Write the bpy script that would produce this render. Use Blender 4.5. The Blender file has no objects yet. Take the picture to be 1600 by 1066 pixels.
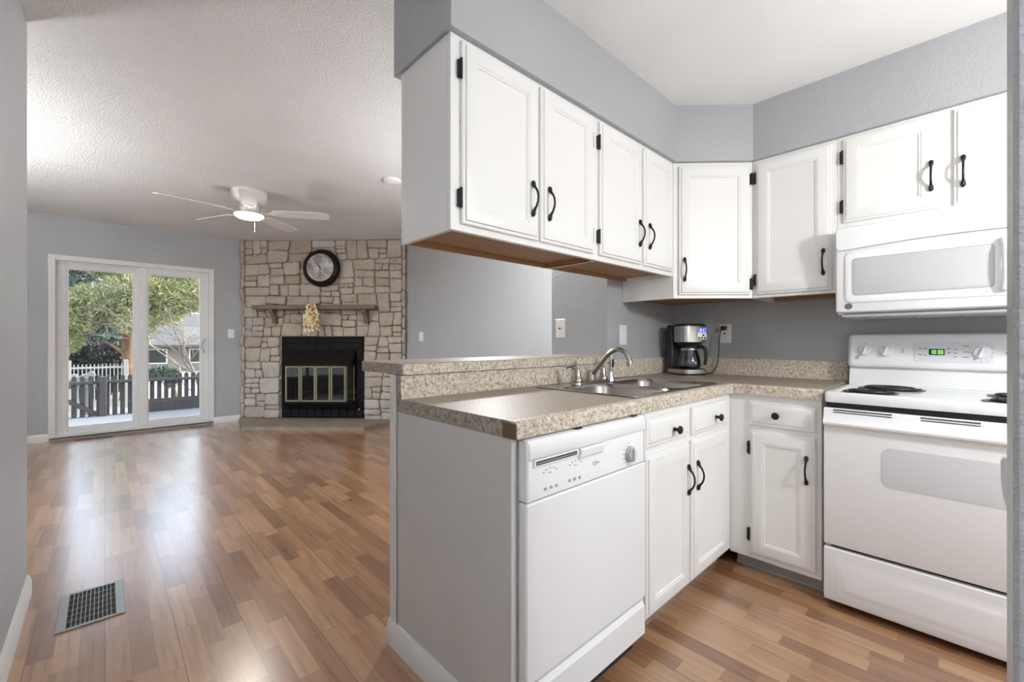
import bpy, bmesh, math, random
from mathutils import Vector, Matrix

PI = math.pi
R = math.radians
scene = bpy.context.scene
COL = scene.collection

FAN_W, KIT_W, HALL_FILL_W, TORCH_FILL_W, DINE_W = 5.0, 34.0, 40.0, 44.0, 29.0      # watts of the fan lamp, the kitchen ceiling light and added hall fill light, the added floor lamp, the dining light
# ------------------------------------------------------------------ camera, world, sun, exposure
cam_data = bpy.data.cameras.new('camera')
cam_data.sensor_width = 36.0
cam_data.lens = 676.6 / 1600.0 * 36.0
cam_data.clip_start = 0.02
cam = bpy.data.objects.new('camera', cam_data)
COL.objects.link(cam)
cam.location = (0.0, 0.0, 1.1)
cam.rotation_euler = (R(90), 0.0, 0.81614 - PI / 2)
scene.camera = cam

scene.view_settings.view_transform = 'Standard'
scene.view_settings.look = 'None'
scene.view_settings.exposure = 0.80
scene.view_settings.gamma = 1.0
scene.cycles.max_bounces = 10
scene.cycles.diffuse_bounces = 6
scene.cycles.glossy_bounces = 4
scene.cycles.transparent_max_bounces = 16
scene.cycles.sample_clamp_indirect = 6.0

world = bpy.data.worlds.new('world')
scene.world = world
world.use_nodes = True
wn = world.node_tree
wn.nodes.clear()
w_out = wn.nodes.new('ShaderNodeOutputWorld')
w_bg = wn.nodes.new('ShaderNodeBackground')
w_sky = wn.nodes.new('ShaderNodeTexSky')
w_sky.sky_type = 'NISHITA'
w_sky.sun_disc = False
w_sky.sun_elevation = R(38)
w_sky.sun_rotation = R(85)
w_sky.air_density = 1.0
w_sky.dust_density = 2.0
w_bg.inputs['Strength'].default_value = 1.9
w_mix = wn.nodes.new('ShaderNodeMixRGB')
w_mix.inputs['Fac'].default_value = 0.70
w_mix.inputs['Color2'].default_value = (0.68, 0.62, 0.55, 1)   # bright haze
wn.links.new(w_sky.outputs[0], w_mix.inputs['Color1'])
wn.links.new(w_mix.outputs[0], w_bg.inputs['Color'])
wn.links.new(w_bg.outputs[0], w_out.inputs['Surface'])

sun_data = bpy.data.lights.new('sun', 'SUN')
sun_data.energy = 5.2
sun_data.angle = R(0.6)
sun_data.color = (1.0, 0.94, 0.84)
sun = bpy.data.objects.new('sun', sun_data)
COL.objects.link(sun)
# light arrives from the side of the garden, nearly along the patio-door wall
sun.rotation_euler = Vector((-0.84, 0.03, -0.50)).to_track_quat('-Z', 'Y').to_euler()


def area(name, loc, rot, sx, sy, watts, color=(1, 1, 1), portal=False, spread=None):
    d = bpy.data.lights.new(name, 'AREA')
    d.shape = 'RECTANGLE'
    d.size = sx
    d.size_y = sy
    d.energy = watts
    d.color = color
    if spread:
        d.spread = spread
    o = bpy.data.objects.new(name, d)
    COL.objects.link(o)
    o.location = loc
    o.rotation_euler = rot
    if portal:
        d.cycles.is_portal = True
    return o


# sky portals in the patio door, the added side window and the added back door
area('portal_patio_door', (0.30, 7.08, 1.05), (R(-90), 0, 0), 1.5, 2.0, 1, portal=True)
area('portal_added_window', (-1.84, 4.9, 1.3), (0, R(-90), 0), 2.0, 2.4, 1, portal=True)
area('portal_added_door', (2.17, -2.34, 1.07), (R(90), 0, 0), 1.1, 2.1, 1, portal=True)


# ------------------------------------------------------------------ node helpers and materials
class NT:
    def __init__(self, name):
        self.m = bpy.data.materials.new(name)
        self.m.use_nodes = True
        self.t = self.m.node_tree
        self.b = self.t.nodes['Principled BSDF']

    def n(self, kind, **kw):
        nd = self.t.nodes.new('ShaderNode' + kind)
        for k, v in kw.items():
            setattr(nd, k, v)
        return nd

    def l(self, a, b):
        self.t.links.new(a, b)

    def set(self, **kw):
        for k, v in kw.items():
            self.b.inputs[k.replace('_', ' ')].default_value = v

    def coord(self, scale=(1, 1, 1), which='Object'):
        tc = self.n('TexCoord')
        mp = self.n('Mapping')
        mp.inputs['Scale'].default_value = scale
        self.l(tc.outputs[which], mp.inputs['Vector'])
        return mp.outputs['Vector']

    def noise(self, vec, scale, detail=4, rough=0.55):
        nd = self.n('TexNoise')
        nd.inputs['Scale'].default_value = scale
        nd.inputs['Detail'].default_value = detail
        nd.inputs['Roughness'].default_value = rough
        self.l(vec, nd.inputs['Vector'])
        return nd.outputs['Fac']

    def ramp(self, fac, stops, interp='LINEAR'):
        nd = self.n('ValToRGB')
        cr = nd.color_ramp
        cr.interpolation = interp
        while len(cr.elements) < len(stops):
            cr.elements.new(0.5)
        for e, (p, c) in zip(cr.elements, stops):
            e.position = p
            e.color = (*c, 1) if len(c) == 3 else c
        self.l(fac, nd.inputs['Fac'])
        return nd.outputs['Color']

    def math(self, op, a, b=None, c=None):
        nd = self.n('Math', operation=op)
        for i, v in enumerate((a, b, c)):
            if v is None:
                continue
            if isinstance(v, (int, float)):
                nd.inputs[i].default_value = v
            else:
                self.l(v, nd.inputs[i])
        return nd.outputs[0]

    def mix(self, fac, a, b, blend='MIX'):
        nd = self.n('MixRGB', blend_type=blend)
        for k, v in (('Fac', fac), ('Color1', a), ('Color2', b)):
            if isinstance(v, (int, float)):
                nd.inputs[k].default_value = v
            elif isinstance(v, tuple):
                nd.inputs[k].default_value = (*v, 1) if len(v) == 3 else v
            else:
                self.l(v, nd.inputs[k])
        return nd.outputs[0]

    def bump(self, height, strength=0.2, dist=0.01):
        nd = self.n('Bump')
        nd.inputs['Strength'].default_value = strength
        nd.inputs['Distance'].default_value = dist
        self.l(height, nd.inputs['Height'])
        self.l(nd.outputs[0], self.b.inputs['Normal'])


def simple(name, col, rough=0.5, metal=0.0, var=0.0, vscale=8.0, bump=0.0, bscale=60.0, **kw):
    t = NT(name)
    t.set(Base_Color=(*col, 1), Roughness=rough, Metallic=metal)
    for k, v in kw.items():
        t.b.inputs[k.replace('_', ' ')].default_value = v
    if var or bump:
        v = t.coord()
        if var:
            f = t.noise(v, vscale, 3)
            lo = tuple(max(0, c * (1 - var)) for c in col)
            hi = tuple(min(1, c * (1 + var)) for c in col)
            t.l(t.ramp(f, [(0.3, lo), (0.7, hi)]), t.b.inputs['Base Color'])
        if bump:
            t.bump(t.noise(v, bscale, 3), bump, 0.004)
    return t.m


def mat_paint(name, col, rough=0.5, bump=0.12, scale=70):
    t = NT(name)
    t.set(Roughness=rough)
    v = t.coord()
    f = t.noise(v, 2.2, 2)
    t.l(t.ramp(f, [(0.3, tuple(c * 0.97 for c in col)), (0.7, tuple(min(1, c * 1.03) for c in col))]), t.b.inputs['Base Color'])
    h = t.noise(v, scale, 3, 0.6)
    h2 = t.ramp(h, [(0.42, (0, 0, 0)), (0.62, (1, 1, 1))])
    t.bump(h2, bump, 0.004)
    return t.m


def mat_floor():
    t = NT('laminate_floor')
    tc = t.n('TexCoord')
    sep = t.n('SeparateXYZ')
    t.l(tc.outputs['Object'], sep.inputs[0])
    x, y = sep.outputs[0], sep.outputs[1]
    w, L = 0.066, 0.38
    xr = t.math('DIVIDE', x, w)
    row = t.math('FLOOR', xr)
    fx = t.math('FRACT', xr)
    wn1 = t.n('TexWhiteNoise', noise_dimensions='1D')
    t.l(row, wn1.inputs['W'])
    yr = t.math('ADD', t.math('DIVIDE', y, L), t.math('MULTIPLY', wn1.outputs['Value'], 7.0))
    colm = t.math('FLOOR', yr)
    fy = t.math('FRACT', yr)
    comb = t.n('CombineXYZ')
    t.l(row, comb.inputs[0])
    t.l(colm, comb.inputs[1])
    wn2 = t.n('TexWhiteNoise', noise_dimensions='3D')
    t.l(comb.outputs[0], wn2.inputs['Vector'])
    base = t.ramp(wn2.outputs['Value'], [(0.0, (0.22, 0.096, 0.042)), (0.3, (0.305, 0.147, 0.067)), (0.55, (0.37, 0.195, 0.094)), (0.8, (0.44, 0.245, 0.122)), (1.0, (0.315, 0.141, 0.066))])
    # grain: stretched noise, shifted per board
    gv = t.n('CombineXYZ')
    t.l(t.math('ADD', t.math('MULTIPLY', x, 46.0), t.math('MULTIPLY', wn2.outputs['Value'], 90.0)), gv.inputs[0])
    t.l(t.math('MULTIPLY', y, 2.6), gv.inputs[1])
    t.l(t.math('MULTIPLY', wn2.outputs['Value'], 37.0), gv.inputs[2])
    g = t.noise(gv.outputs[0], 1.0, 5, 0.6)
    gr = t.ramp(g, [(0.30, (0.58, 0.54, 0.50)), (0.48, (0.98, 0.98, 0.98)), (0.72, (1.18, 1.19, 1.20))])
    c = t.mix(0.85, base, gr, 'MULTIPLY')
    # seams: fine line round each strip, deeper along every third strip and at plank ends
    ex = t.math('LESS_THAN', t.math('MINIMUM', fx, t.math('SUBTRACT', 1.0, fx)), 0.014)
    ey = t.math('LESS_THAN', t.math('MINIMUM', fy, t.math('SUBTRACT', 1.0, fy)), 0.004)
    px = t.math('FRACT', t.math('DIVIDE', x, w * 3))
    e3 = t.math('LESS_THAN', t.math('MINIMUM', px, t.math('SUBTRACT', 1.0, px)), 0.010)
    seam = t.math('MAXIMUM', t.math('MULTIPLY', t.math('MAXIMUM', ex, ey), 0.25), t.math('MULTIPLY', e3, 0.6))
    c2 = t.mix(seam, c, (0.10, 0.045, 0.022))
    t.l(c2, t.b.inputs['Base Color'])
    rg = t.ramp(g, [(0.2, (0.26,) * 3), (0.8, (0.36,) * 3)])
    t.l(rg, t.b.inputs['Roughness'])
    t.set(Specular_IOR_Level=0.6, Coat_Weight=0.9, Coat_Roughness=0.23, Coat_IOR=1.9)
    h = t.math('SUBTRACT', t.math('MULTIPLY', g, 0.15), seam)
    t.bump(h, 0.12, 0.002)
    return t.m


def mat_laminate(name, top=False, tint=(1, 1, 1)):
    t = NT(name)
    v = t.coord()
    vo = t.n('TexVoronoi')
    vo.inputs['Scale'].default_value = 150
    t.l(v, vo.inputs['Vector'])
    n1 = t.noise(v, 95, 4, 0.7)
    n2 = t.noise(v, 260, 3, 0.7)
    n3 = t.noise(v, 30, 3, 0.6)
    def tn(c):
        return tuple(a * b for a, b in zip(c, tint))
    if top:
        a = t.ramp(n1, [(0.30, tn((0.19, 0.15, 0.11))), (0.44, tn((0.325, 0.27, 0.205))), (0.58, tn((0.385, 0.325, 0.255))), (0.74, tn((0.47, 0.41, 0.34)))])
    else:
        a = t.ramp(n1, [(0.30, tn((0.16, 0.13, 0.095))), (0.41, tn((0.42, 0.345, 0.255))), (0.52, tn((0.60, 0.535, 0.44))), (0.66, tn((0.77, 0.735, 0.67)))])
    sp = t.ramp(n2, [(0.335, (1, 1, 1)), (0.40, (0, 0, 0))])
    b = t.mix(sp, a, tn((0.10, 0.085, 0.075)))
    wh = t.ramp(n3, [(0.60, (0, 0, 0)), (0.70, (0.55,) * 3)])
    c = t.mix(wh, b, tn((0.70, 0.66, 0.60))) if not top else b
    t.l(c, t.b.inputs['Base Color'])
    t.set(Roughness=0.48, Specular_IOR_Level=0.4)
    return t.m


def mat_stone():
    t = NT('ledge_stone')
    geo = t.n('NewGeometry')
    v = t.coord()
    base = t.ramp(geo.outputs['Random Per Island'], [(0.0, (0.41, 0.335, 0.275)), (0.2, (0.46, 0.395, 0.345)), (0.45, (0.50, 0.44, 0.39)), (0.65, (0.44, 0.365, 0.305)), (0.8, (0.49, 0.415, 0.335)), (1.0, (0.53, 0.475, 0.425))])
    n = t.noise(v, 9, 6, 0.65)
    c = t.mix(0.8, base, t.ramp(n, [(0.25, (0.72, 0.70, 0.68)), (0.5, (1, 1, 1)), (0.75, (1.14, 1.13, 1.12))]), 'MULTIPLY')
    n2 = t.noise(v, 80, 3, 0.7)
    c = t.mix(0.5, c, t.ramp(n2, [(0.3, (0.75,) * 3), (0.6, (1.08,) * 3)]), 'MULTIPLY')
    t.l(c, t.b.inputs['Base Color'])
    t.set(Roughness=0.85)
    t.bump(t.math('ADD', n, t.math('MULTIPLY', n2, 0.3)), 0.6, 0.02)
    return t.m


def mat_wood(name, dark, light, axis='x', rough=0.5, scale=1.0):
    t = NT(name)
    sc = {'x': (1.5, 22, 22), 'y': (22, 1.5, 22), 'z': (22, 22, 1.5)}[axis]
    v = t.coord(tuple(s * scale for s in sc))
    n = t.noise(v, 1.0, 5, 0.6)
    t.l(t.ramp(n, [(0.3, dark), (0.7, light)]), t.b.inputs['Base Color'])
    t.set(Roughness=rough)
    t.bump(n, 0.08, 0.003)
    return t.m


def mat_glass(name, tint=(0.96, 0.98, 0.97), refl=1.0, rough=0.0):
    m = bpy.data.materials.new(name)
    m.use_nodes = True
    nt = m.node_tree
    nt.nodes.clear()
    out = nt.nodes.new('ShaderNodeOutputMaterial')
    tr = nt.nodes.new('ShaderNodeBsdfTransparent')
    tr.inputs['Color'].default_value = (*tint, 1)
    gl = nt.nodes.new('ShaderNodeBsdfGlossy')
    gl.inputs['Roughness'].default_value = rough
    fr = nt.nodes.new('ShaderNodeFresnel')
    fr.inputs['IOR'].default_value = 1.45
    mu = nt.nodes.new('ShaderNodeMath')
    mu.operation = 'MULTIPLY'
    mu.inputs[1].default_value = refl
    mx = nt.nodes.new('ShaderNodeMixShader')
    nt.links.new(fr.outputs[0], mu.inputs[0])
    nt.links.new(mu.outputs[0], mx.inputs[0])
    nt.links.new(tr.outputs[0], mx.inputs[1])
    nt.links.new(gl.outputs[0], mx.inputs[2])
    nt.links.new(mx.outputs[0], out.inputs['Surface'])
    return m


def mat_emit(name, col, strength, base=(0.8, 0.8, 0.8)):
    t = NT(name)
    t.set(Base_Color=(*base, 1), Roughness=0.4)
    t.b.inputs['Emission Color'].default_value = (*col, 1)
    t.b.inputs['Emission Strength'].default_value = strength
    return t.m


def mat_steel(name, col=(0.46, 0.44, 0.41), rough=0.26, axis=(4, 200, 200)):
    t = NT(name)
    v = t.coord(axis)
    n = t.noise(v, 1.0, 3)
    t.l(t.ramp(n, [(0.3, tuple(c * 0.9 for c in col)), (0.7, col)]), t.b.inputs['Base Color'])
    t.l(t.ramp(n, [(0.2, (rough * 0.85,) * 3), (0.8, (rough * 1.2,) * 3)]), t.b.inputs['Roughness'])
    t.set(Metallic=1.0)
    return t.m


def mat_foliage(name, cols, rough=0.7):
    t = NT(name)
    geo = t.n('NewGeometry')
    t.l(t.ramp(geo.outputs['Random Per Island'], [(i / (len(cols) - 1), c) for i, c in enumerate(cols)]), t.b.inputs['Base Color'])
    t.set(Roughness=rough)
    return t.m


M = {}
M['wall'] = mat_paint('wall_paint', (0.414, 0.423, 0.438), 0.38, 0.33, 85)
M['wall_lr'] = M['wall']
M['ceiling'] = mat_paint('popcorn_ceiling', (0.80, 0.79, 0.775), 0.9, 0.85, 105)
M['ceiling_k'] = mat_paint('smooth_ceiling', (0.84, 0.835, 0.82), 0.9, 0.2, 90)
M['trim'] = simple('white_trim', (0.74, 0.73, 0.71), 0.4, var=0.03)
M['floor'] = mat_floor()
M['cab'] = simple('white_cabinet_paint', (0.80, 0.795, 0.775), 0.38, var=0.015, vscale=3)
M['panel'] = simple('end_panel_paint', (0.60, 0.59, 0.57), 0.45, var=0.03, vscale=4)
M['appl'] = simple('white_enamel', (0.83, 0.835, 0.84), 0.22, var=0.01, vscale=2, Coat_Weight=0.3, Coat_Roughness=0.1)
M['appl_grey'] = simple('pale_grey_plastic', (0.42, 0.43, 0.44), 0.35)
M['win_grey'] = simple('oven_window_glass', (0.60, 0.60, 0.61), 0.18)
M['toe'] = simple('grey_toe_kick', (0.36, 0.36, 0.34), 0.5, var=0.08)
M['iron'] = simple('black_iron', (0.022, 0.021, 0.020), 0.42, 0.6)
M['dark'] = simple('dark_gap', (0.015, 0.015, 0.016), 0.7)
M['black'] = simple('black_plastic', (0.018, 0.018, 0.019), 0.3)
M['blackmat'] = simple('black_painted_metal', (0.012, 0.010, 0.010), 0.6, 0.0, var=0.25, vscale=14, Specular_IOR_Level=0.10)
M['laminate'] = mat_laminate('granite_laminate')
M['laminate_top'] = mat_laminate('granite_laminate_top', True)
M['core'] = mat_wood('bare_particle_core', (0.10, 0.065, 0.035), (0.20, 0.135, 0.075), 'y', 0.8)
M['under'] = mat_wood('brown_cabinet_underside', (0.27, 0.130, 0.050), (0.44, 0.235, 0.105), 'x', 0.5)
M['steel'] = simple('satin_steel', (0.44, 0.42, 0.395), 0.27, 1.0)
M['nickel'] = simple('brushed_nickel', (0.42, 0.39, 0.35), 0.24, 1.0)
M['chrome'] = simple('chrome', (0.75, 0.75, 0.75), 0.12, 1.0)
M['drip'] = simple('black_drip_pan', (0.03, 0.03, 0.03), 0.3, 0.5)
M['coil'] = simple('burner_coil', (0.05, 0.045, 0.042), 0.5, 0.6)
M['stone'] = mat_stone()
M['mortar'] = simple('mortar', (0.43, 0.38, 0.33), 0.9, var=0.15, vscale=20, bump=0.5)
M['hearth'] = simple('hearth_slate', (0.27, 0.215, 0.165), 0.7, var=0.2, vscale=6, bump=0.4, bscale=25)
M['mantel'] = mat_wood('mantel_wood', (0.12, 0.085, 0.058), (0.20, 0.150, 0.108), 'x', 0.6)
M['brass'] = simple('aged_brass', (0.22, 0.185, 0.12), 0.5, 0.8)
M['fire_glass'] = mat_glass('smoked_glass', (0.42, 0.42, 0.43), 1.4, 0.02)
M['clock_rim'] = simple('dark_bronze_rim', (0.012, 0.008, 0.006), 0.35, 0.0, Specular_IOR_Level=0.25)
M['ash'] = simple('grey_ash_logs', (0.30, 0.28, 0.26), 0.9, var=0.4, vscale=12)
M['pearl'] = simple('pearl_bead', (0.85, 0.76, 0.55), 0.22)
M['gold'] = simple('gold_wire', (0.70, 0.48, 0.16), 0.3, 0.9)
M['plate'] = simple('white_switch_plate', (0.80, 0.795, 0.78), 0.35)
M['vinyl'] = simple('white_vinyl_frame', (0.74, 0.73, 0.72), 0.4, var=0.02)
M['glass'] = mat_glass('window_glass')
M['carafe'] = mat_glass('carafe_glass', (0.80, 0.82, 0.84), 2.2, 0.02)
M['fanwhite'] = simple('fan_white', (0.78, 0.76, 0.73), 0.35)
M['fanlamp'] = mat_emit('lit_lamp_glass', (1.0, 0.95, 0.88), 5.0)
M['domelamp'] = mat_emit('lit_dome_glass', (1.0, 0.97, 0.93), 4.0)
M['fill_panel'] = mat_emit('fill_light_glass', (1.0, 0.98, 0.95), 0.5)
M['green_led'] = mat_emit('green_clock_digits', (0.25, 1.0, 0.15), 1.6, (0.02, 0.05, 0.02))
M['led_back'] = simple('green_black_display', (0.01, 0.035, 0.008), 0.2)
M['blue_led'] = mat_emit('blue_display', (0.09, 0.10, 0.62), 0.9, (0.02, 0.02, 0.1))
M['white_led'] = mat_emit('white_display_digits', (0.8, 0.85, 1.0), 1.1)
M['register'] = simple('pewter_register', (0.36, 0.36, 0.35), 0.38, 0.75)
M['register_brown'] = simple('brown_register', (0.20, 0.13, 0.09), 0.5, 0.3)
M['print'] = simple('grey_print', (0.28, 0.28, 0.29), 0.5)
M['print_dark'] = simple('dark_print', (0.07, 0.07, 0.075), 0.5)


# ------------------------------------------------------------------ mesh helpers
class MB:
    """collects shapes, then links them as ONE mesh object"""

    def __init__(self):
        self.v, self.f, self.mi = [], [], []
        self.T = Matrix.Identity(4)

    def add(self, verts, faces, m=0):
        o = len(self.v)
        self.v += [self.T @ Vector(p) for p in verts]
        self.f += [tuple(i + o for i in f) for f in faces]
        self.mi += [m] * len(faces)
        return self

    def box(self, x0, x1, y0, y1, z0, z1, b=0.0, m=0):
        x0, x1 = min(x0, x1), max(x0, x1)
        y0, y1 = min(y0, y1), max(y0, y1)
        z0, z1 = min(z0, z1), max(z0, z1)
        if b <= 0:
            vs = [(x, y, z) for x in (x0, x1) for y in (y0, y1) for z in (z0, z1)]
            fs = [(0, 1, 3, 2), (4, 6, 7, 5), (0, 4, 5, 1), (2, 3, 7, 6), (0, 2, 6, 4), (1, 5, 7, 3)]
            return self.add(vs, fs, m)
        b = min(b, (x1 - x0) * .49, (y1 - y0) * .49, (z1 - z0) * .49)
        vs, idx = [], {}
        for i in (0, 1):
            for j in (0, 1):
                for k in (0, 1):
                    X, Y, Z = (x0, x1)[i], (y0, y1)[j], (z0, z1)[k]
                    sx, sy, sz = (1, -1)[i] * b, (1, -1)[j] * b, (1, -1)[k] * b
                    for a, p in enumerate(((X, Y + sy, Z + sz), (X + sx, Y, Z + sz), (X + sx, Y + sy, Z))):
                        idx[i, j, k, a] = len(vs)
                        vs.append(p)
        fs = []
        for i in (0, 1):
            fs.append([idx[i, j, k, 0] for j, k in ((0, 0), (0, 1), (1, 1), (1, 0))])
            fs.append([idx[j, i, k, 1] for j, k in ((0, 0), (0, 1), (1, 1), (1, 0))])
            fs.append([idx[j, k, i, 2] for j, k in ((0, 0), (0, 1), (1, 1), (1, 0))])
        for i in (0, 1):
            for j in (0, 1):
                fs.append([idx[i, j, 0, 0], idx[i, j, 0, 1], idx[i, j, 1, 1], idx[i, j, 1, 0]])
                fs.append([idx[i, 0, j, 0], idx[i, 0, j, 2], idx[i, 1, j, 2], idx[i, 1, j, 0]])
                fs.append([idx[0, i, j, 1], idx[0, i, j, 2], idx[1, i, j, 2], idx[1, i, j, 1]])
                for k in (0, 1):
                    fs.append([idx[i, j, k, 0], idx[i, j, k, 1], idx[i, j, k, 2]])
        return self.add(vs, fs, m)

    def loft(self, rings, cap0=True, cap1=True, closed=True, m=0):
        n = len(rings[0])
        vs = [p for r in rings for p in r]
        fs = []
        for a in range(len(rings) - 1):
            for i in range(n if closed else n - 1):
                j = (i + 1) % n
                fs.append((a * n + i, a * n + j, (a + 1) * n + j, (a + 1) * n + i))
        if cap0:
            fs.append(tuple(reversed(range(n))))
        if cap1:
            fs.append(tuple((len(rings) - 1) * n + i for i in range(n)))
        return self.add(vs, fs, m)

    def prism(self, poly, a0, a1, axis='z', m=0):
        def p(u, v, a):
            return {'z': (u, v, a), 'y': (u, a, v), 'x': (a, u, v)}[axis]
        return self.loft([[p(u, v, a0) for u, v in poly], [p(u, v, a1) for u, v in poly]], m=m)

    def lathe(self, prof, c=(0, 0, 0), n=28, axis='z', m=0, cap0=True, cap1=True):
        rings = []
        for r, h in prof:
            ring = []
            for i in range(n):
                a = 2 * PI * i / n
                x, y = r * math.cos(a), r * math.sin(a)
                q = {'z': (x, y, h), 'y': (x, h, y), 'x': (h, x, y)}[axis]
                ring.append((c[0] + q[0], c[1] + q[1], c[2] + q[2]))
            rings.append(ring)
        return self.loft(rings, cap0, cap1, m=m)

    def tube(self, pts, rad, n=10, m=0, cap=True):
        P = [Vector(p) for p in pts]
        rr = rad if isinstance(rad, (list, tuple)) else [rad] * len(P)
        rings = []
        up = None
        for i, p in enumerate(P):
            d = (P[min(i + 1, len(P) - 1)] - P[max(i - 1, 0)]).normalized()
            if up is None:
                up = Vector((0, 0, 1)) if abs(d.z) < 0.9 else Vector((1, 0, 0))
            s = d.cross(up).normalized()
            up = s.cross(d).normalized()
            rings.append([p + (s * math.cos(2 * PI * k / n) + up * math.sin(2 * PI * k / n)) * rr[i] for k in range(n)])
        return self.loft(rings, cap, cap, m=m)

    def panel(self, x0, x1, z0, z1, prof, m=0):
        """rectangular rings facing -y: prof = [(inset, height)]"""
        rings = [[(x0 + i, -h, z0 + i), (x1 - i, -h, z0 + i), (x1 - i, -h, z1 - i), (x0 + i, -h, z1 - i)] for i, h in prof]
        return self.loft(rings, m=m)

    def rpanel(self, x0, x1, z0, z1, prof, rad=0.02, m=0, k=5):
        """the same with round corners"""
        rings = []
        for i, h in prof:
            rings.append([(x, -h, z) for x, z in rrect(x0 + i, x1 - i, z0 + i, z1 - i, max(0.002, rad - i), k)])
        return self.loft(rings, m=m)

    def ball(self, c, r, n=10, m=0, sx=1, sy=1, sz=1):
        k = n // 2
        prof = [(max(1e-4, r * math.sin(PI * i / k)), -r * math.cos(PI * i / k)) for i in range(k + 1)]
        rings = [[(c[0] + q * math.cos(2 * PI * j / n) * sx, c[1] + q * math.sin(2 * PI * j / n) * sy, c[2] + h * sz) for j in range(n)] for q, h in prof]
        return self.loft(rings, m=m)

    def build(self, name, mats, parent=None, loc=None, smooth=True, angle=32):
        me = bpy.data.meshes.new(name)
        me.from_pydata([tuple(p) for p in self.v], [], self.f)
        bm = bmesh.new()
        bm.from_mesh(me)
        bmesh.ops.recalc_face_normals(bm, faces=bm.faces)
        bm.to_mesh(me)
        bm.free()
        mats = mats if isinstance(mats, (list, tuple)) else [mats]
        for mt in mats:
            me.materials.append(mt)
        me.polygons.foreach_set('material_index', self.mi)
        if smooth:
            me.polygons.foreach_set('use_smooth', [True] * len(me.polygons))
            me.set_sharp_from_angle(angle=R(angle))
        o = bpy.data.objects.new(name, me)
        COL.objects.link(o)
        if parent:
            o.parent = parent
        if loc:
            o.location = loc
        return o


def rrect(x0, x1, y0, y1, r, k=5):
    out = []
    for cx, cy, a0 in ((x1 - r, y1 - r, 0), (x0 + r, y1 - r, 90), (x0 + r, y0 + r, 180), (x1 - r, y0 + r, 270)):
        for i in range(k + 1):
            a = R(a0 + 90 * i / k)
            out.append((cx + r * math.cos(a), cy + r * math.sin(a)))
    return out


def thing(name, label, cat, loc=(0, 0, 0), rotz=0.0, group=None):
    o = bpy.data.objects.new(name, None)
    o.empty_display_size = 0.05
    COL.objects.link(o)
    o.location = loc
    o.rotation_euler = (0, 0, rotz)
    return tag(o, label, cat, group)


def tag(o, label, cat, group=None, kind=None):
    o['label'] = label
    o['category'] = cat
    if group:
        o['group'] = group
    if kind:
        o['kind'] = kind
    return o


def struct(name, mb, mat, label=None, cat=None, parent=None, **kw):
    o = mb.build(name, mat, parent, **kw)
    if parent is None:
        o['kind'] = 'structure'
        if label:
            o['label'] = label
        if cat:
            o['category'] = cat
    return o


def link_copy(src, parent, loc=None, rot=None):
    o = src.copy()
    COL.objects.link(o)
    o.parent = parent
    if loc is not None:
        o.location = loc
    if rot is not None:
        o.rotation_euler = rot
    return o


def copy_tree(o, parent=None):
    c = o.copy()
    COL.objects.link(c)
    c.parent = parent
    for ch in list(o.children):
        copy_tree(ch, c)
    return c


def text(name, body, size, mat, parent, loc, align='CENTER', extrude=0.0006, rot=(PI / 2, 0, 0), bold=0.0):
    cu = bpy.data.curves.new(name, 'FONT')
    cu.body = body
    cu.size = size
    cu.align_x = align
    cu.align_y = 'CENTER'
    cu.extrude = extrude
    cu.offset = bold
    tmp = bpy.data.objects.new(name, cu)
    COL.objects.link(tmp)
    dg = bpy.context.evaluated_depsgraph_get()
    me = bpy.data.meshes.new_from_object(tmp.evaluated_get(dg))
    bpy.data.objects.remove(tmp)
    me.materials.clear()
    me.materials.append(mat)
    o = bpy.data.objects.new(name, me)
    COL.objects.link(o)
    o.parent = parent
    o.location = loc
    o.rotation_euler = rot
    return o


RZ_U = -PI / 2      # a thing facing -x (its own x runs towards -y)
RZ_D = -PI / 4      # a thing facing the corner diagonal

# ------------------------------------------------------------------ the setting
CZ = 2.48           # living-room ceiling
KZ = 2.335          # kitchen ceiling
DV = 6.90           # patio-door wall plane

struct('floor', MB().box(-1.9, 3.15, -2.6, 7.06, -0.08, 0.0), M['floor'])
struct('ceiling', MB().box(-1.9, 3.15, -2.6, 7.06, CZ, CZ + 0.1), M['ceiling'])
struct('ceiling_kitchen', MB().box(0.70, 2.93, -2.3, 1.10, KZ, CZ - 0.001), M['ceiling_k'])
struct('wall_left', MB().box(-0.365, -0.245, -2.6, 2.80, 0, CZ), M['wall'])
struct('wall_partition', MB().box(-1.9, -0.366, 2.68, 2.80, 0, CZ), M['wall'])
sw = MB()
sw.box(-1.82, -1.70, 2.68, 3.70, 0, CZ).box(-1.82, -1.70, 6.10, 7.05, 0, CZ).box(-1.82, -1.70, 3.70, 6.10, 0, 0.30).box(-1.82, -1.70, 3.70, 6.10, 2.30, CZ)
struct('wall_side', sw, M['wall'])
DX0, DX1, DZ1 = -0.44, 1.045, 2.05
dw = MB()
dw.box(-1.9, DX0, DV, DV + 0.15, 0, CZ).box(DX1, 3.12, DV, DV + 0.15, 0, CZ).box(DX0, DX1, DV, DV + 0.15, DZ1, CZ).box(DX0, DX1, DV, DV + 0.15, -0.05, 0.035)
struct('wall_patio', dw, M['wall_lr'])
struct('wall_right', MB().box(3.0, 3.12, 1.6, 7.05, 0, CZ), M['wall'])
struct('wall_closet', MB().box(2.04, 3.0, 1.395, 1.805, 0, CZ), M['wall'])
struct('wall_kitchen', MB().box(2.80, 2.92, -2.32, 1.395, 0, CZ), M['wall'])
struct('wall_hall', MB().box(-0.4, 0.70, -2.62, -2.5, 0, CZ), M['wall'])
kr = MB()
kr.box(0.641, 1.62, -2.32, -2.2, 0, CZ).box(2.72, 2.92, -2.32, -2.2, 0, CZ).box(1.62, 2.72, -2.32, -2.2, 0, 0.04).box(1.62, 2.72, -2.32, -2.2, 2.10, CZ)
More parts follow.
